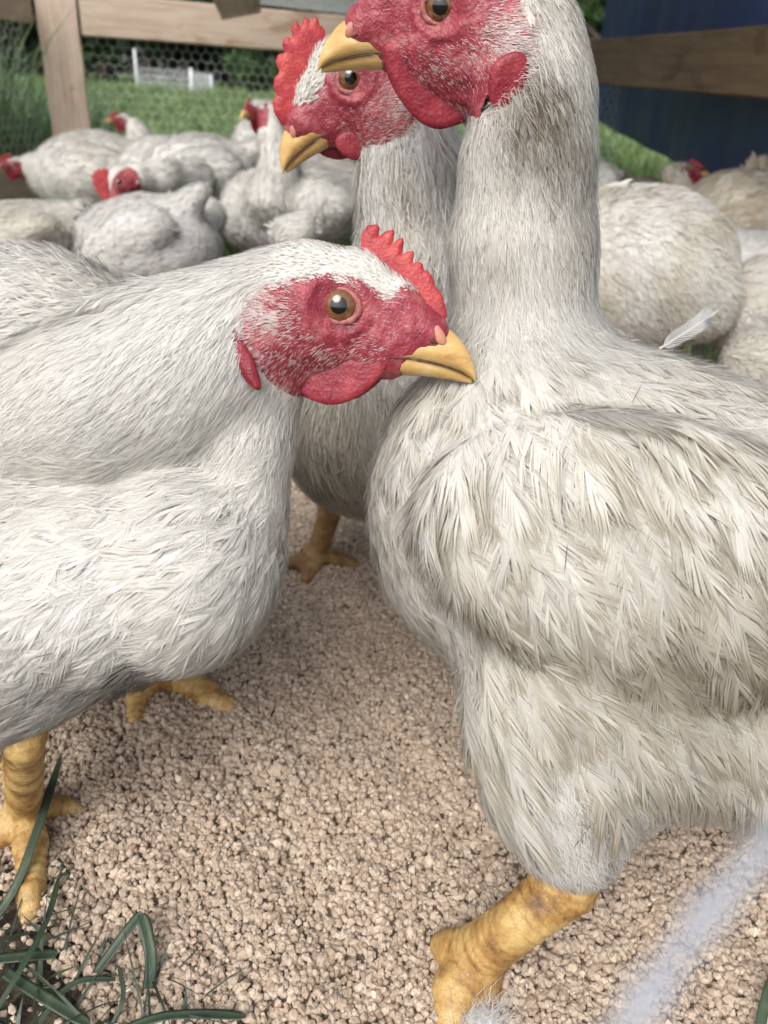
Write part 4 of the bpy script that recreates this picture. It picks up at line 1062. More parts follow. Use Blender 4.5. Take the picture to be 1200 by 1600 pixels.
broad_blade([(-20, 1500, .008), (40, 1494, .010), (90, 1490, .008)], .0026, 'flat dark grass blade at the left edge under the yellow toe')
broad_blade([(10, 1520, .010), (70, 1560, .012), (140, 1600, .010)], .0026, 'dark grass blade sloping down to the right in the bottom left corner')
broad_blade([(-10, 1585, .012), (30, 1520, .016), (75, 1440, .014), (92, 1370, .010)], .0014, 'thin grey green blade rising from the bottom left corner')
broad_blade([(140, 1640, .008), (230, 1590, .012), (310, 1583, .012), (385, 1588, .008)], .0020, 'long low grass blade along the bottom edge of the photo')
broad_blade([(85, 1345, .008), (100, 1370, .008), (128, 1392, .004)], .0026, 'small dark leaf fragment half buried beside the yellow toe')
broad_blade([(60, 1600, .006), (110, 1530, .010), (180, 1530, .008)], .0014, 'thin arching grass blade above the bottom left ground')
broad_blade([(175, 1600, .006), (196, 1560, .010), (186, 1510, .010)], .0010, 'thin brown grass stalk leaning beside the torn blade')
for q in range(5):   # right corner
    pass
broad_blade([(1185, 1640, .006), (1190, 1580, .012), (1215, 1510, .016)], .0022, 'dark green blade cut by the bottom right corner')

# white downy tuft lying over the toes of the right hen
rg = np.random.default_rng(31)
c0 = PZ(745, 1590, .006); n = 1500
d = nrm(rg.normal(size=(n, 3)) + np.array([0, .15, .55])); L = rg.uniform(.006, .014, n); st = c0 + rg.normal(0, .0045, (n, 3)) * np.array([1.3, .8, .35])
u = np.linspace(0, 1, 5)[None, :, None]; cur = nrm(rg.normal(size=(n, 3)))
Cc = st[:, None] + d[:, None] * L[:, None, None] * u + cur[:, None] * (L * .35)[:, None, None] * u ** 2; Sx = nrm(np.cross(d, cur))[:, None].repeat(5, 1)
pl = Plume(); V, F, m = ribbons(Cc, Sx, rg.uniform(.00006, .00014, n)[:, None] * np.array([[1, 1, .9, .7, .4]])); pl.add(V, F, np.repeat(np.full((n, 3), .75), m, 0))
Bt = Body(); Bt.ell(c0, (.009, .006, .004)); Gt = Grid(Bt, .001, .003); Vt, Qt = Gt.mesh()
rt = empty('down_tuft', c0); tag(rt, 'fluffy white down tuft on the feed at the bottom edge below the yellow foot', 'down tuft')
mesh_np('down_core', Vt, Qt, MAT['under'], rt, attrs={'tint': np.full((len(Vt), 3), .7)}); pl.build('down', rt)

# soft white strand very near the lens, lower right
Bs = Body(); Bs.chain([(PT(900, 1720, .030), .00055), (PT(1010, 1560, .030), .00055), (PT(1105, 1425, .030), .00050), (PT(1310, 1200, .030), .00045)], .001)
Gs = Grid(Bs, .00018, .001); V, Q = Gs.mesh()
ws = simple('white_strand', [(.3, (.34, .36, .42)), (.7, (.46, .48, .53))], 300, .7, 0)
nt = ws.node_tree; tb = nt.nodes.new('ShaderNodeBsdfTransparent'); ms = nt.nodes.new('ShaderNodeMixShader'); ms.inputs[0].default_value = .35
nt.links.new(nt.nodes['Principled BSDF'].outputs[0], ms.inputs[1]); nt.links.new(tb.outputs[0], ms.inputs[2]); nt.links.new(ms.outputs[0], nt.nodes['Material Output'].inputs[0])
o = mesh_np('strand', V, Q, ws, None, loc=PT(1010, 1560, .030)); tag(o, 'blurred white strand slanting across the lower right corner close to the lens', 'strand')

# =================================================================== pen frame, wire, tarp
def wood_mat(name, c0, c1, c2):
    m, nt, b = newmat(name)
    n, r, o = noise_col(nt, 5, [(.28, c0), (.5, c1), (.72, c2)], detail=10, rough=.7, vec_scale=(1.2, 14, 14), dist=.6)
    k, kr, ko = noise_col(nt, 2.2, [(.30, (.55, .42, .32)), (.42, (1, 1, 1))], detail=2, vec_scale=(4, 9, 9))
    mx = nt.nodes.new('ShaderNodeMix'); mx.data_type = 'RGBA'; mx.blend_type = 'MULTIPLY'; mx.inputs[0].default_value = .7
    nt.links.new(r.outputs[0], mx.inputs[6]); nt.links.new(kr.outputs[0], mx.inputs[7]); nt.links.new(mx.outputs[2], b.inputs['Base Color'])
    b.inputs['Roughness'].default_value = .75; bump(nt, n.outputs['Fac'], .4, .002, b); return m
MAT['pine'] = wood_mat('weathered_pine', (.40, .29, .21), (.56, .44, .345), (.67, .56, .46))
MAT['brownwood'] = wood_mat('brown_board', (.06, .038, .02), (.11, .07, .035), (.16, .105, .055))
def beam(name, a, b, wv, hv, mat, parent, bev=.003):
    """squared timber from a to b; wv, hv half-extent vectors; object keeps its grain along local x"""
    a = np.array(a, float); b = np.array(b, float); L = np.linalg.norm(b - a); X = (b - a) / L; wl, hl = np.linalg.norm(wv), np.linalg.norm(hv)
    Yv = nrm(wv - X * (wv @ X)); Zv = np.cross(X, Yv)
    oct_ = [(-wl + bev, -hl), (wl - bev, -hl), (wl, -hl + bev), (wl, hl - bev), (wl - bev, hl), (-wl + bev, hl), (-wl, hl - bev), (-wl, -hl + bev)]
    n = 14; secs = []
    for i in range(n):
        x = L * i / (n - 1); wob = .0012 * math.sin(i * 1.7) ; secs.append([(x, p + wob, q + wob * .6) for p, q in oct_])
    V, F = loft(secs); me = mesh_np(name, V, F, mat, None, smooth=False, loc=np.zeros(3))
    Mx = Matrix(((X[0], Yv[0], Zv[0], a[0]), (X[1], Yv[1], Zv[1], a[1]), (X[2], Yv[2], Zv[2], a[2]), (0, 0, 0, 1)))
    me.parent = parent
    if parent is not None: Mx = Matrix.Translation(-Vector(parent.location)) @ Mx
    me.matrix_local = Mx; return me
EZ = np.array([0, 0, 1.0])
DW = 2.45                       # distance of the back wall of the pen at the corner post
pc = PY(112, 200, DW); XC = pc[0]
ra = PY(60, 12, DW); rb = PY(520, 50, DW + .25)
zr = .5 * (PY(200, 18, DW)[2] + PY(420, 45, DW + .2)[2]); print('rail z', ra, rb, zr, 'corner', pc)
wd = nrm((rb - ra) * np.array([1, 1, 0])); wn = np.array([-wd[1], wd[0], 0])
def wall(x): return np.array([XC, DW, 0]) + wd * (x - XC) / wd[0]
pen = empty('pen_frame', (XC, DW, 0)); tag(pen, 'open timber frame of the pen with post and pale top rail behind the flock', 'pen frame')
th = .045
w0 = wall(XC - .10); w1 = wall(1.75)
rail_a = PY(95, 20, DW); rail_b = PY(430, 40, DW + (PY(430, 40, DW)[0] - XC) * wd[1] / wd[0])
beam('top_rail', wall(XC + .055) + EZ * rail_a[2], wall(1.75) + EZ * (rail_a[2] + .0), wn * .019, EZ * .05, MAT['pine'], pen)
beam('corner_post', wall(XC) + EZ * -.02 - wn * .0, wall(XC) + EZ * (rail_a[2] + .09), wd * .052, wn * .022, MAT['pine'], pen)
# left wall: rail and base board running towards the camera
sl = nrm(np.array([-.16, -1, 0])); sn = np.array([sl[1], -sl[0], 0])
cb = wall(XC - .075)
beam('side_rail', cb + EZ * (rail_a[2] + .015), cb + sl * 2.2 + EZ * (rail_a[2] + .02), sn * .019, EZ * .045, MAT['pine'], pen)
beam('base_board', cb + EZ * .045, cb + sl * 2.2 + EZ * .045, sn * .019, EZ * .045, MAT['pine'], pen)
beam('base_board', wall(XC + .055) + EZ * .045, w1 + EZ * .045, wn * .019, EZ * .045, MAT['pine'], pen)
# rafter running from the back rail overhead
q0, q1 = PT(376, 16, 2.02), PT(330, -110, 1.80)
beam('rafter', q0, q1, np.array([.052, .012, 0]), EZ * .02, MAT['pine'], pen)
# hexagonal wire
MAT['wire'] = simple('galvanised_wire', [(.3, (.50, .53, .52)), (.7, (.68, .70, .69))], 200, .4, 0)
def hexmesh(o, ux, uy, W, H, cell, r, parent, name='wire_mesh'):
    a = cell / math.sqrt(3); E_ = []
    nx, ny = int(W / cell) + 1, int(H / (1.5 * a)) + 1
    for j in range(ny):
        for i in range(nx):
            x = i * cell + (cell / 2 if j % 2 else 0); y = j * 1.5 * a
            jx, jy = .06 * cell * math.sin(i * 3.1 + j * 7.7), .06 * cell * math.cos(i * 5.3 + j * 2.9)
            E_.append(((x, y), (x, y + a))); E_.append(((x, y + a), (x + cell / 2, y + 1.5 * a))); E_.append(((x, y + a), (x - cell / 2, y + 1.5 * a)))
    E_ = np.array(E_); E_ = E_ + .06 * cell * np.stack([np.sin(E_[..., 0] * 311 + E_[..., 1] * 97), np.cos(E_[..., 0] * 173 + E_[..., 1] * 251)], -1)
    nn = np.cross(ux, uy); sag = .006 * np.sin(E_[..., 0] * 5)[..., None] * nn
    P = o + E_[..., :1] * ux + E_[..., 1:] * uy + sag
    d = nrm(P[:, 1] - P[:, 0]); s1 = np.cross(d, nn); Vs = []
    for an in (0, 2.094, 4.189): off = (s1 * math.cos(an) + nn * math.sin(an)) * r; Vs += [P[:, 0] + off, P[:, 1] + off]
    V = np.stack(Vs, 1).reshape(-1, 3); b = (np.arange(len(P)) * 6)[:, None, None]
    q = np.array([(0, 1, 3, 2), (2, 3, 5, 4), (4, 5, 1, 0)]); return mesh_np(name, V, (b + q[None]).reshape(-1, 4), MAT['wire'], parent)
zt = rail_a[2]
hexmesh(wall(XC + .05) + wn * .026, wd, EZ, 1.75, zt, .027, .0009, pen)
hexmesh(cb + sn * .026, sl, EZ, 1.9, zt, .027, .0008, pen)
hexmesh(wall(XC - .1) + EZ * (zt + .056) + np.array([0, -1.6, 0]), wd, nrm(np.array([0, 1, 0])), 1.05, 1.5, .027, .0008, pen)
# right wall: board on the side of the pen with blue tarpaulin hung behind it
def cloth(name, P00, P10, P01, P11, mat, parent, nu=70, nv=50, amp=.01, th_=.0012, seed=0):
    u, v = np.meshgrid(np.linspace(0, 1, nu), np.linspace(0, 1, nv), indexing='ij'); u = u[..., None]; v = v[..., None]
    P = (1 - u) * (1 - v) * P00 + u * (1 - v) * P10 + (1 - u) * v * P01 + u * v * P11
    n = nrm(np.cross(P10 - P00, P01 - P00)); w = fnoise(P + seed, 5) * amp + fnoise(P * np.array([1, 1, .4]) + seed, 17) * amp * .35
    P = P + n * w[..., None]; A = P.reshape(-1, 3); Bk = (P + n * th_).reshape(-1, 3); ii = (np.arange(nu - 1)[:, None] * nv + np.arange(nv - 1)[None]).ravel()
    q = np.stack([ii, ii + nv, ii + nv + 1, ii + 1], 1); N = nu * nv
    return mesh_np(name, np.concatenate([A, Bk]), [q, (q + N)[:, ::-1]], mat, parent, smooth=True)
def tarp_mat():
    m, nt, b = newmat('blue_tarpaulin')
    n, r, o = noise_col(nt, 7, [(.3, (.003, .014, .065)), (.6, (.006, .030, .125)), (.8, (.018, .06, .17))], detail=9)
    w = node(nt, 'ShaderNodeTexNoise', Scale=90.0, Detail=6.0); nt.links.new(o, w.inputs['Vector'])
    nt.links.new(r.outputs[0], b.inputs['Base Color']); b.inputs['Roughness'].default_value = .45
    bump(nt, w.outputs['Fac'], .3, .003, b); return m
MAT['tarp'] = tarp_mat()
T_far, T_near = PT(915, 180, 3.4), PT(1135, 292, 1.50)
e = nrm(T_near - T_far); T_n2 = T_near + e * 1.0; T_n2[2] = min(T_n2[2], T_near[2]); T_f2 = T_far.copy()
tp_root = empty('tarpaulin', (T_near[0], T_near[1], 0)); tag(tp_root, 'dark blue tarpaulin hung over the right side of the pen', 'tarpaulin')
print('tarp', T_far, T_near, T_n2)
up = np.array([0, 0, 1.05])
cloth('hanging_sheet', T_f2, T_n2, T_f2 + up, T_n2 + up, MAT['tarp'], tp_root, amp=.016)
rf = T_n2 + up; cloth('roof_sheet', T_f2 + up, T_n2 + up, T_f2 + up + np.array([-1.15, 0, .06]), T_n2 + up + np.array([-1.0, 0, .06]), MAT['tarp'], tp_root, amp=.012, seed=3)
# side board, inside of the tarpaulin
ba, bb = PT(900, 97, 2.05), PT(1260, 98, 1.05)
bd = empty('side_board', bb); tag(bd, 'brown timber board running along the inside of the blue tarpaulin', 'board')
beam('board', ba, bb + (bb - ba) * .15, nrm(np.cross(bb - ba, EZ)) * .012, EZ * .047, MAT['brownwood'], bd)
tag(bd)

# =================================================================== beyond the pen: netting fence, trees
nf = empty('netting_fence', PZ(270, 146, 0)); tag(nf, 'white netting fence with tall white posts standing in the field', 'fence', None)
MAT['white'] = simple('white_plastic', [(.3, (.72, .74, .76)), (.7, (.82, .83, .84))], 20, .5, 0)
fd = 17.0
def tube(name, a, b, r, mat, parent, n=8):
    a = np.array(a, float); b = np.array(b, float); T = nrm(b - a); s1 = nrm(np.cross(T, [0.3, .2, 1] if abs(T[2]) < .9 else [1, 0, 0])); s2 = np.cross(T, s1)
    secs = [[p + (s1 * math.cos(k * 2 * math.pi / n) + s2 * math.sin(k * 2 * math.pi / n)) * rr for k in range(n)] for p, rr in ((a, r), (a + (b - a) * .5, r), (b, r * .8))]
    V, F = loft(secs); return mesh_np(name, V, F, mat, parent)
fpts = [PY(215, 138, fd), PY(300, 143, fd * .97), PY(331, 143, fd * 1.1)]
MAT['cordw'] = MAT['white']
for (P_, hgt) in zip(fpts, (.75, .48, .40)):
    g = P_.copy(); g[2] = 0; tube('post', g, g + EZ * hgt, .028 if hgt > .6 else .035, MAT['white'], nf)
Vn = []; pl_q = []
for (a, b) in ((fpts[0], fpts[1]), (fpts[1], fpts[2])):
    a = a.copy(); b = b.copy(); a[2] = b[2] = 0
    nst = 16 if a is not None else 0
    for i in range(18):
        p = a + (b - a) * i / 18; tube('upright', p + EZ * .02, p + EZ * .42, .006, MAT['white'], nf, 5)
    for z in (.08, .2, .31, .42): tube('cord', a + EZ * z, b + EZ * z, .004, MAT['white'], nf, 5)
MAT['bark'] = simple('tree_bark', [(.3, (.05, .04, .03)), (.7, (.14, .11, .085))], 8, .9, 1, .03)
MAT['leafd'] = grass_mat('dark_leaves', (.018, .045, .016), (.03, .07, .022), (.06, .11, .035), .3)
MAT['leafm'] = grass_mat('mid_leaves', (.04, .09, .025), (.07, .14, .04), (.13, .20, .06), .35)
def tree(name, x, y, hgt, rad, trunk_r, mat, label, group, n=5200, low=.15, cat='tree', leaf=.11, seed=0):
    g = np.random.default_rng(100 + seed); root = empty(name, (x, y, 0)); tag(root, label, cat, group)
    B = Body(); B.cap((x, y, -.2), (x + .1, y, hgt * .55), trunk_r, trunk_r * .5, .1)
    cl = []
    for i in range(16 if hgt > 3 else 7):
        a = g.uniform(0, 6.28); zz = hgt * g.uniform(low + .1, .92); rr = rad * g.uniform(.2, .85) * (1.1 - .5 * zz / hgt); e_ = np.array([x + rr * math.cos(a), y + rr * math.sin(a), zz]); cl.append((e_, rad * g.uniform(.25, .48)))
        if i < 8: B.cap((x + .1 * zz / (hgt + zz), y, min(max(.1, zz * .5), hgt * .5)), e_, trunk_r * .55, trunk_r * .40, .05)
    G_ = Grid(B, max(trunk_r * .45, .03), trunk_r * 1.2) if hgt > 3 else Grid(B, .03, .08)
    V, Q = G_.mesh(); mesh_np('trunk', V, Q, MAT['bark'], root)
    cs = np.array([c for c, _ in cl]); rs = np.array([r for _, r in cl]); k = g.integers(0, len(cl), n); dd = nrm(g.normal(size=(n, 3))) * (g.random((n, 1)) ** .45)
    P = cs[k] + dd * rs[k][:, None] * np.array([1.15, 1.15, .8]); P[:, 2] = np.maximum(P[:, 2], .05)
    d1 = nrm(g.normal(size=(n, 3)) + np.array([0, 0, -.3])); d2 = nrm(np.cross(d1, g.normal(size=(n, 3)))); s_ = leaf * g.uniform(.6, 1.4, (n, 1))
    V = np.stack([P, P + d1 * s_ * .5 + d2 * s_ * .3, P + d1 * s_, P + d1 * s_ * .5 - d2 * s_ * .3], 1).reshape(-1, 3)
    mesh_np('crown', V, (np.arange(n) * 4)[:, None] + np.arange(4)[None], mat, root, smooth=False, attrs={'tint': np.repeat(g.uniform(.5, 1.3, (n, 1)) * np.ones(3), 4, 0)})
    return root
def wood_mass():
    g = np.random.default_rng(77); n = 26000
    x = g.uniform(-48, 40, n); zt_ = 7 + 2.2 * np.sin(x * .31) + 1.3 * np.sin(x * .83 + 1); z = g.random(n) ** .8 * zt_; y = 52 + g.uniform(-2.5, 2.5, n) - 2 * np.sin(z * 1.1 + x)
    P = np.stack([x, y, z], -1); d1 = nrm(g.normal(size=(n, 3))); d2 = nrm(np.cross(d1, g.normal(size=(n, 3)))); s_ = g.uniform(.45, 1.0, (n, 1))
    V = np.stack([P, P + d1 * s_ * .5 + d2 * s_ * .35, P + d1 * s_, P + d1 * s_ * .5 - d2 * s_ * .35], 1).reshape(-1, 3)
    t = np.repeat(g.uniform(.4, 1.2, (n, 1)) * np.ones(3), 4, 0)
    o = mesh_np('far_wood', V, (np.arange(n) * 4)[:, None] + np.arange(4)[None], MAT['leafd'], None, smooth=False, attrs={'tint': t}); o['kind'] = 'stuff'
wood_mass()
TG = 'trees beyond the field'
for i, (px_, D, h_, r_, m_, lab) in enumerate([
    (-70, 22, 7, 3.0, 'leafm', 'pale green tree at the far left above the tall grass'),
    (60, 26, 9, 3.6, 'leafd', 'dark tree behind the corner post at left'),
    (165, 34, 10, 3.6, 'leafm', 'lighter tree just right of the corner post'),
    (235, 40, 11, 3.8, 'leafd', 'dark tree behind the tall white fence post'),
    (300, 46, 12, 4.2, 'leafd', 'dark dense tree behind the middle of the white netting'),
    (360, 38, 10, 3.6, 'leafd', 'dark tree behind the right end of the white netting'),
    (430, 36, 10, 3.8, 'leafd', 'dark tree whose crown shows beside the jagged comb'),
    (520, 40, 11, 4.0, 'leafm', 'tree behind the top of the jagged comb'),
    (950, 30, 9, 3.6, 'leafm', 'tree glimpsed between the soiled neck and the tarpaulin'),
    (780, 44, 11, 5.0, 'leafd', 'tree hidden mostly behind the tall hen')]):
    p = PY(px_, 130, D); tree('tree', p[0], D, h_, r_, .22, MAT[m_], lab, TG, n=5200, leaf=.42, low=.05, seed=i)
p = PY(388, 130, 20); tree('shrub', p[0], 20, 1.15, .75, .05, MAT['leafm'], 'rounded green shrub at the end of the white netting', None, n=3200, leaf=.09, low=.0, cat='shrub', seed=40)
p = PY(440, 130, 24); tree('shrub', p[0], 24, .8, 1.0, .05, MAT['leafd'], 'low dark shrub beside the jagged red comb', None, n=2600, leaf=.10, low=.0, cat='shrub', seed=41)

hen_left(); hen_right(); hen_middle()
# =================================================================== the rest of the flock
def bg_hen(label, bods, tail, neck=None, head=None, dirt=.2, cream=.2, seed=0, comb=None, n=1100, Lf=(.022, .036), asp=.24, h=.005, tail_tuft=None, dark=1.0, legs=None):
    """bods: [(px, py, t, rx_px, rz_px, depth_ratio)], radii in photo pixels at that distance"""
    rg = np.random.default_rng(200 + seed); b0 = bods[0]; c = PT(*b0[:3])
    root = empty('hen', (c[0], c[1], 0)); tag(root, label, 'hen', 'hens crowding round the feed')
    B = Body()
    for (px, py, t, rx, rz, dr) in bods:
        k = t / FPX; B.ell(PT(px, py, t), (rx * k, rx * k * dr, rz * k), k=.02)
    if neck: B.chain([(PT(px, py, t), r * t / FPX) for px, py, t, r in neck], .018)
    tail = nrm(np.array(tail, float))
    if head:
        px, py, t, fd_, pit, yaw, s = head; fr = head_frame(px, py, t, fd_, pit, yaw, 0, s); k = HS * s; E, Rm, near, _ = fr
        c1 = tp(500, 462); B.ell(HL(fr, *c1), np.array([100, 66, 78]) * k, Rm, .008); c1 = tp(480, 530); B.ell(HL(fr, *c1), np.array([74, 58, 60]) * k, Rm, .008); c1 = tp(610, 505); B.ell(HL(fr, *c1), np.array([84, 36, 52]) * k, Rm @ rotY(-14), .008)
    # folded wing on each flank and a tapering tail end
    k0 = b0[2] / FPX; rx, rz, dr = b0[3] * k0, b0[4] * k0, b0[5]; tn = nrm(tail); wz = nrm(EZ - tn * (EZ @ tn)); wy = np.cross(wz, tn)
    for sg in (-1, 1):
        B.ell(c + wy * sg * rx * dr * .62 + wz * rz * .12 + tn * rx * .12, (rx * .80, rx * dr * .40, rz * .62), np.stack([tn, wy, wz], 1), k=.005)
    B.cap(c + tn * rx * .5 + wz * rz * .25, c + tn * rx * 1.12 + wz * rz * .45, rz * .42, rz * .16, .02)
    G = Grid(B, h, .03)
    gi = np.stack(np.meshgrid(*[G.o[i_] + np.arange(G.f.shape[i_]) * G.h for i_ in range(3)], indexing='ij'), -1)
    G.f = G.f + (.002 * fnoise(gi + seed, 40) + .0008 * fnoise(gi, 110)).astype(np.float32); G.g = np.stack(np.gradient(G.f, G.h), -1)
    V, Q = G.mesh()
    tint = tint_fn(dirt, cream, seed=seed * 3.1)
    A = [c, c + tail * .1, c + EZ * .1, c - EZ * .12, c - tail * .12]; D = [tail - EZ * .25, tail - EZ * .1, tail * 1 + EZ * .0, tail * .7 - EZ * .7, tail * .9 - EZ * .3]
    if neck:
        for (a, b_) in zip(neck[:-1], neck[1:]): pa, pb = PT(*a[:3]), PT(*b_[:3]); A.append(pb); D.append(nrm(pa - pb))
    flow = Flow(A, D)
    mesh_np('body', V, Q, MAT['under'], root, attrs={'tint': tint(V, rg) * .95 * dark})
    pl = Plume(); P = surf_sample(V, Q, n, rg)
    if head:
        fp = face_outline(fr)
        ff = lambda P: (poly_sdf(((P - E) @ Rm)[:, [0, 2]], fp) < .001) & (np.linalg.norm(P - E, axis=1) < .055); P = P[~ff(P)]
    hd = np.array([]) if not (head or neck) else None
    nearhead = np.zeros(len(P), bool)
    if neck:
        nn = np.array([PT(*q[:3]) for q in neck[len(neck) // 2:]]); nearhead = np.min(np.linalg.norm(P[:, None] - nn, axis=2), 1) < .05
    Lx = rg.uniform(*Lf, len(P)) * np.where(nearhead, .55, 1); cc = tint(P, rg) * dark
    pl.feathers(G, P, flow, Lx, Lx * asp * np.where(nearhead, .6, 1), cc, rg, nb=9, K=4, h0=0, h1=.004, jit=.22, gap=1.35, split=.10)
    P = surf_sample(V, Q, n * 4, rg)
    if head: P = P[~ff(P)]
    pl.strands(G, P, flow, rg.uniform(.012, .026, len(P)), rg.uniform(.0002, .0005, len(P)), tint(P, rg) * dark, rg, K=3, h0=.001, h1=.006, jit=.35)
    if tail_tuft:
        for (px, py, t, dx, dy, ln, m_) in tail_tuft:
            p0 = PT(px, py, t); d_ = RR * dx - UU * dy; Bq = Body().ell(p0, (.012, .012, .012)); Gq = Grid(Bq, .004, .02); Vq, Qq = Gq.mesh(); Pq = surf_sample(Vq, Qq, m_, rg)
            Lq = rg.uniform(.6, 1, m_) * ln; dirs = nrm(d_ + rg.normal(0, .25, (m_, 3))); uu = np.linspace(0, 1, 6)[None, :, None]
            Cq = Pq[:, None] + dirs[:, None] * Lq[:, None, None] * uu - EZ * (Lq * .25)[:, None, None] * uu ** 2
            Tq = nrm(np.gradient(Cq, axis=1)); Sq = nrm(np.cross(Tq, nrm(rg.normal(0, .4, (m_, 1, 3)) - F0))); V_, F_, mm_ = ribbons(Cq, Sq, (Lq * .09)[:, None] * np.array([[.5, 1, 1, .9, .6, .2]])); pl.add(V_, F_, np.repeat(tint(Pq, rg) * dark, mm_, 0))
    pl.build('plumage', root)
    if head:
        face_part(B, fr, root, h=.002 * s)
        for sd_ in (near, -near): eye_part(B, fr, root, sd_, detail=False)
        st = [(598, 545, 555, 36), (648, 505, 556, 31), (695, 504, 566, 26), (726, 533, 577, 16), (748, 590, 598, 2)]
        secs = [[(tp(x, .5 * (yt + yb) + 7)[0] * k, w * math.cos(a) * k, tp(x, yb + 8 + (yt - yb) * (math.sin(a) * .5 + .5))[1] * k) for a in np.linspace(0, 2 * math.pi, 10, endpoint=False)] for x, yt, yb, w in st]
        Vb, Fb = loft(secs); mesh_np('beak', E + Vb @ Rm.T, Fb, MAT['beak'], root)
        wt = smooth_poly([tp(*q) for q in [(470, 600), (500, 640), (545, 645), (590, 610), (612, 560), (540, 555)]], 1) * k
        slab('wattle', wt, .0022, (E, Rm), MAT['wattle'], root, h=.0012, rim=.003)
        cb_ = comb or [(575, 410), (572, 384), (590, 376), (598, 388), (612, 380), (622, 402), (640, 404), (650, 425), (664, 430), (672, 452), (690, 465), (702, 500), (660, 490), (610, 450)]
        slab('comb', smooth_poly([tp(*q) for q in cb_], 1) * k, .0024, (E, Rm), MAT['comb'], root, h=.0012, rim=.003)
    if legs:
        for (px, py, z, top) in legs:
            A = PZ(px, py, z); leg(root, [(PT(*top), .011), (A, .009)], [[(A, .008), (A + np.array([-.02, -.03, -.004]), .007), (A + np.array([-.03, -.055, -.008]), .005)], [(A, .008), (A + np.array([.02, -.03, -.004]), .007), (A + np.array([.03, -.05, -.008]), .005)]], h=.002)
    return root
L_, R_ = -RR, RR
bigcomb = [(560, 410), (510, 400), (495, 350), (515, 320), (530, 335), (540, 295), (560, 315), (575, 285), (595, 310), (615, 290), (630, 325), (655, 325), (665, 365), (690, 380), (692, 430), (712, 450), (706, 505), (660, 490), (610, 450)]
bg_hen('white hen at far left facing left, red face in front of the tall grass', [(150, 278, 1.95, 92, 66, 1.1)], R_ + EZ * .1, neck=[(95, 280, 1.9, 38), (70, 275, 1.88, 26), (48, 262, 1.86, 19)], head=(24, 258, 1.84, -1, 6, 10, .95), dirt=.35, seed=1, tail_tuft=[(205, 235, 1.95, .8, .2, .04, 30)])
bg_hen('hen with raised head looking left, just right of the corner post', [(215, 262, 2.30, 60, 42, 1.3)], R_, neck=[(222, 240, 2.28, 24), (218, 215, 2.27, 17), (210, 198, 2.26, 13)], head=(190, 187, 2.25, -1, 8, 5, .9), seed=2)
bg_hen('white hen bending low to the left, large red comb showing over its own back', [(312, 282, 1.62, 90, 66, 1.1), (255, 268, 1.70, 66, 50, 1.0)], R_ + EZ * .15, neck=[(300, 285, 1.50, 36), (255, 278, 1.42, 24), (215, 276, 1.38, 20)], head=(186, 284, 1.36, -1, 74, 12, 1.0), comb=bigcomb, dirt=.15, seed=3)
bg_hen('pure white hen seen from behind, rump rounded between the low comb and the resting neck', [(235, 385, 1.12, 108, 72, 1.1), (180, 388, 1.13, 66, 50, 1.0)], R_ * .8 + EZ * .25 - F0 * .3, dirt=.08, cream=.1, seed=4, n=2200, Lf=(.016, .028), tail_tuft=[(262, 322, 1.1, .5, -.1, .02, 60)])
bg_hen('hen back with ruffled cream feathers at the left edge', [(40, 362, 1.10, 85, 40, 1.2)], R_ + EZ * .2, dirt=.35, cream=.5, seed=5, n=1800, tail_tuft=[(90, 350, 1.08, 1, .1, .025, 50)])
bg_hen('upright hen facing the camera, pinkish head half behind the jagged comb', [(485, 320, 1.30, 82, 58, 1.2), (405, 335, 1.28, 60, 64, 1.0)], R_, neck=[(425, 310, 1.22, 40), (436, 262, 1.20, 26), (425, 215, 1.19, 17), (418, 178, 1.185, 16)], head=(410, 172, 1.18, -1, 10, 60, .85), comb=[(600, 420), (604, 405), (625, 415), (650, 440), (670, 465), (660, 490), (610, 450)], dirt=.2, seed=6, n=1800)
bg_hen('hen behind the upright one, pale back at the edge of the grass', [(395, 240, 1.85, 34, 48, 1.3), (450, 262, 1.9, 60, 30, 1.2)], R_, dirt=.3, seed=7, n=700)
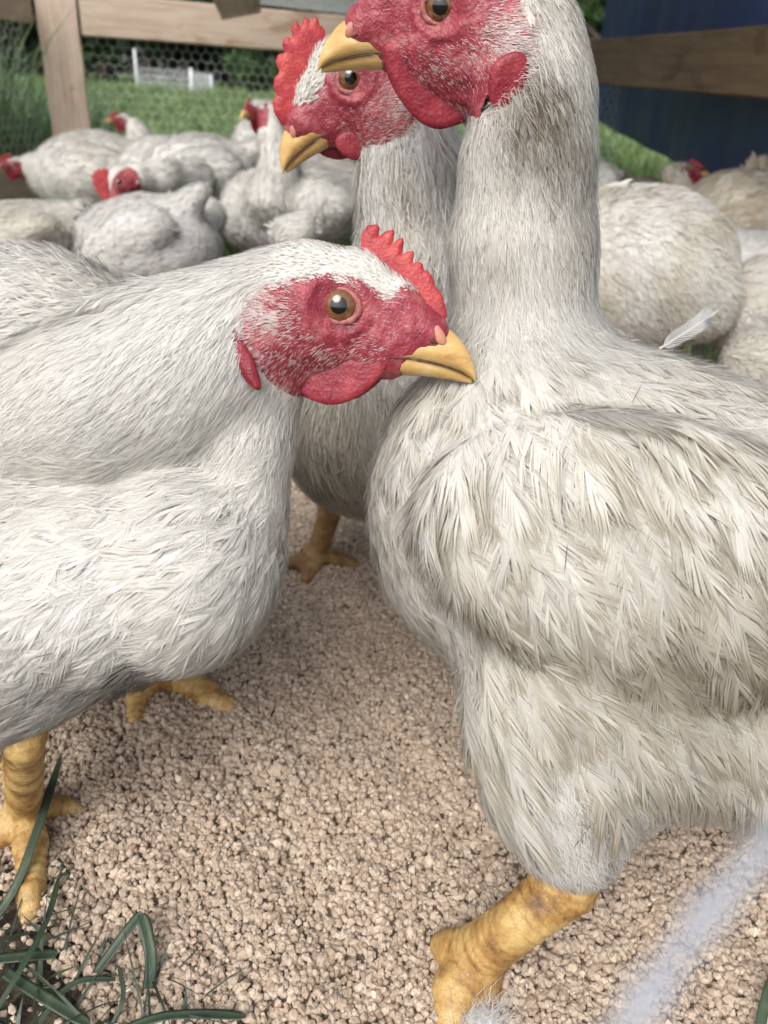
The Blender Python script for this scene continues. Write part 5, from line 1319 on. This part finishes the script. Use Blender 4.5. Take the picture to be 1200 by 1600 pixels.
bg_hen('grey white hen back below the open beak of the middle hen', [(515, 272, 1.75, 60, 32, 1.3)], R_, dirt=.5, seed=8, n=700)
bg_hen('small fluffy rump peeping over the neck of the left hen', [(455, 372, .80, 30, 24, 1.2)], R_ + EZ * .6, dirt=.3, seed=9, n=500, Lf=(.012, .02), tail_tuft=[(445, 365, .80, -.4, -.6, .016, 60), (470, 362, .80, .5, -.4, .016, 60)])
bg_hen('big soiled hen rump to the right of the tall neck', [(1000, 425, .86, 140, 122, .95), (930, 385, .90, 90, 80, 1.0)], R_ * .8 - EZ * .5, dirt=.42, cream=.35, seed=10, n=3400, Lf=(.018, .030), tail_tuft=[(950, 312, .86, 1, .02, .03, 60)])
bg_hen('shaded hen under the tarpaulin with its dark red face turned right', [(1095, 318, 1.65, 66, 42, 1.2), (1000, 300, 1.75, 45, 20, 1.2)], L_, neck=[(1080, 305, 1.62, 26), (1062, 288, 1.60, 20), (1052, 272, 1.6, 17)], head=(1072, 268, 1.58, 1, 10, 0, .9), dirt=.8, seed=11, n=1100)  # dirt set high so the tan also paints in tarpaulin shade
bg_hen('shaded hen with ruffled tail at the right edge under the tarpaulin', [(1165, 335, 1.30, 95, 62, 1.1)], R_ + EZ * .5, dirt=.7, seed=12, n=1500, tail_tuft=[(1185, 280, 1.28, .1, -.8, .05, 70)])  # tarpaulin shade is tinted into this plumage too, beside the dirt
bg_hen('clean white back lying under the shaded hens at right', [(1175, 402, 1.05, 85, 32, 1.2)], R_, dirt=.02, cream=.0, seed=13, n=1100)
bg_hen('cream stained hen cut off by the right edge below the clean white back', [(1195, 485, .85, 82, 78, 1.0)], R_ - EZ * .2, dirt=.3, cream=.35, seed=14, n=1600)
bg_hen('ruffled tail end at right just above the curved quill feathers', [(1180, 572, .62, 48, 44, 1.0)], R_ - EZ * .3, dirt=.4, seed=15, n=800, Lf=(.014, .022))
bg_hen('pale hen behind the soiled neck beside the strip of grass', [(925, 290, 1.5, 36, 34, 1.2)], R_, dirt=.3, seed=16, n=500)
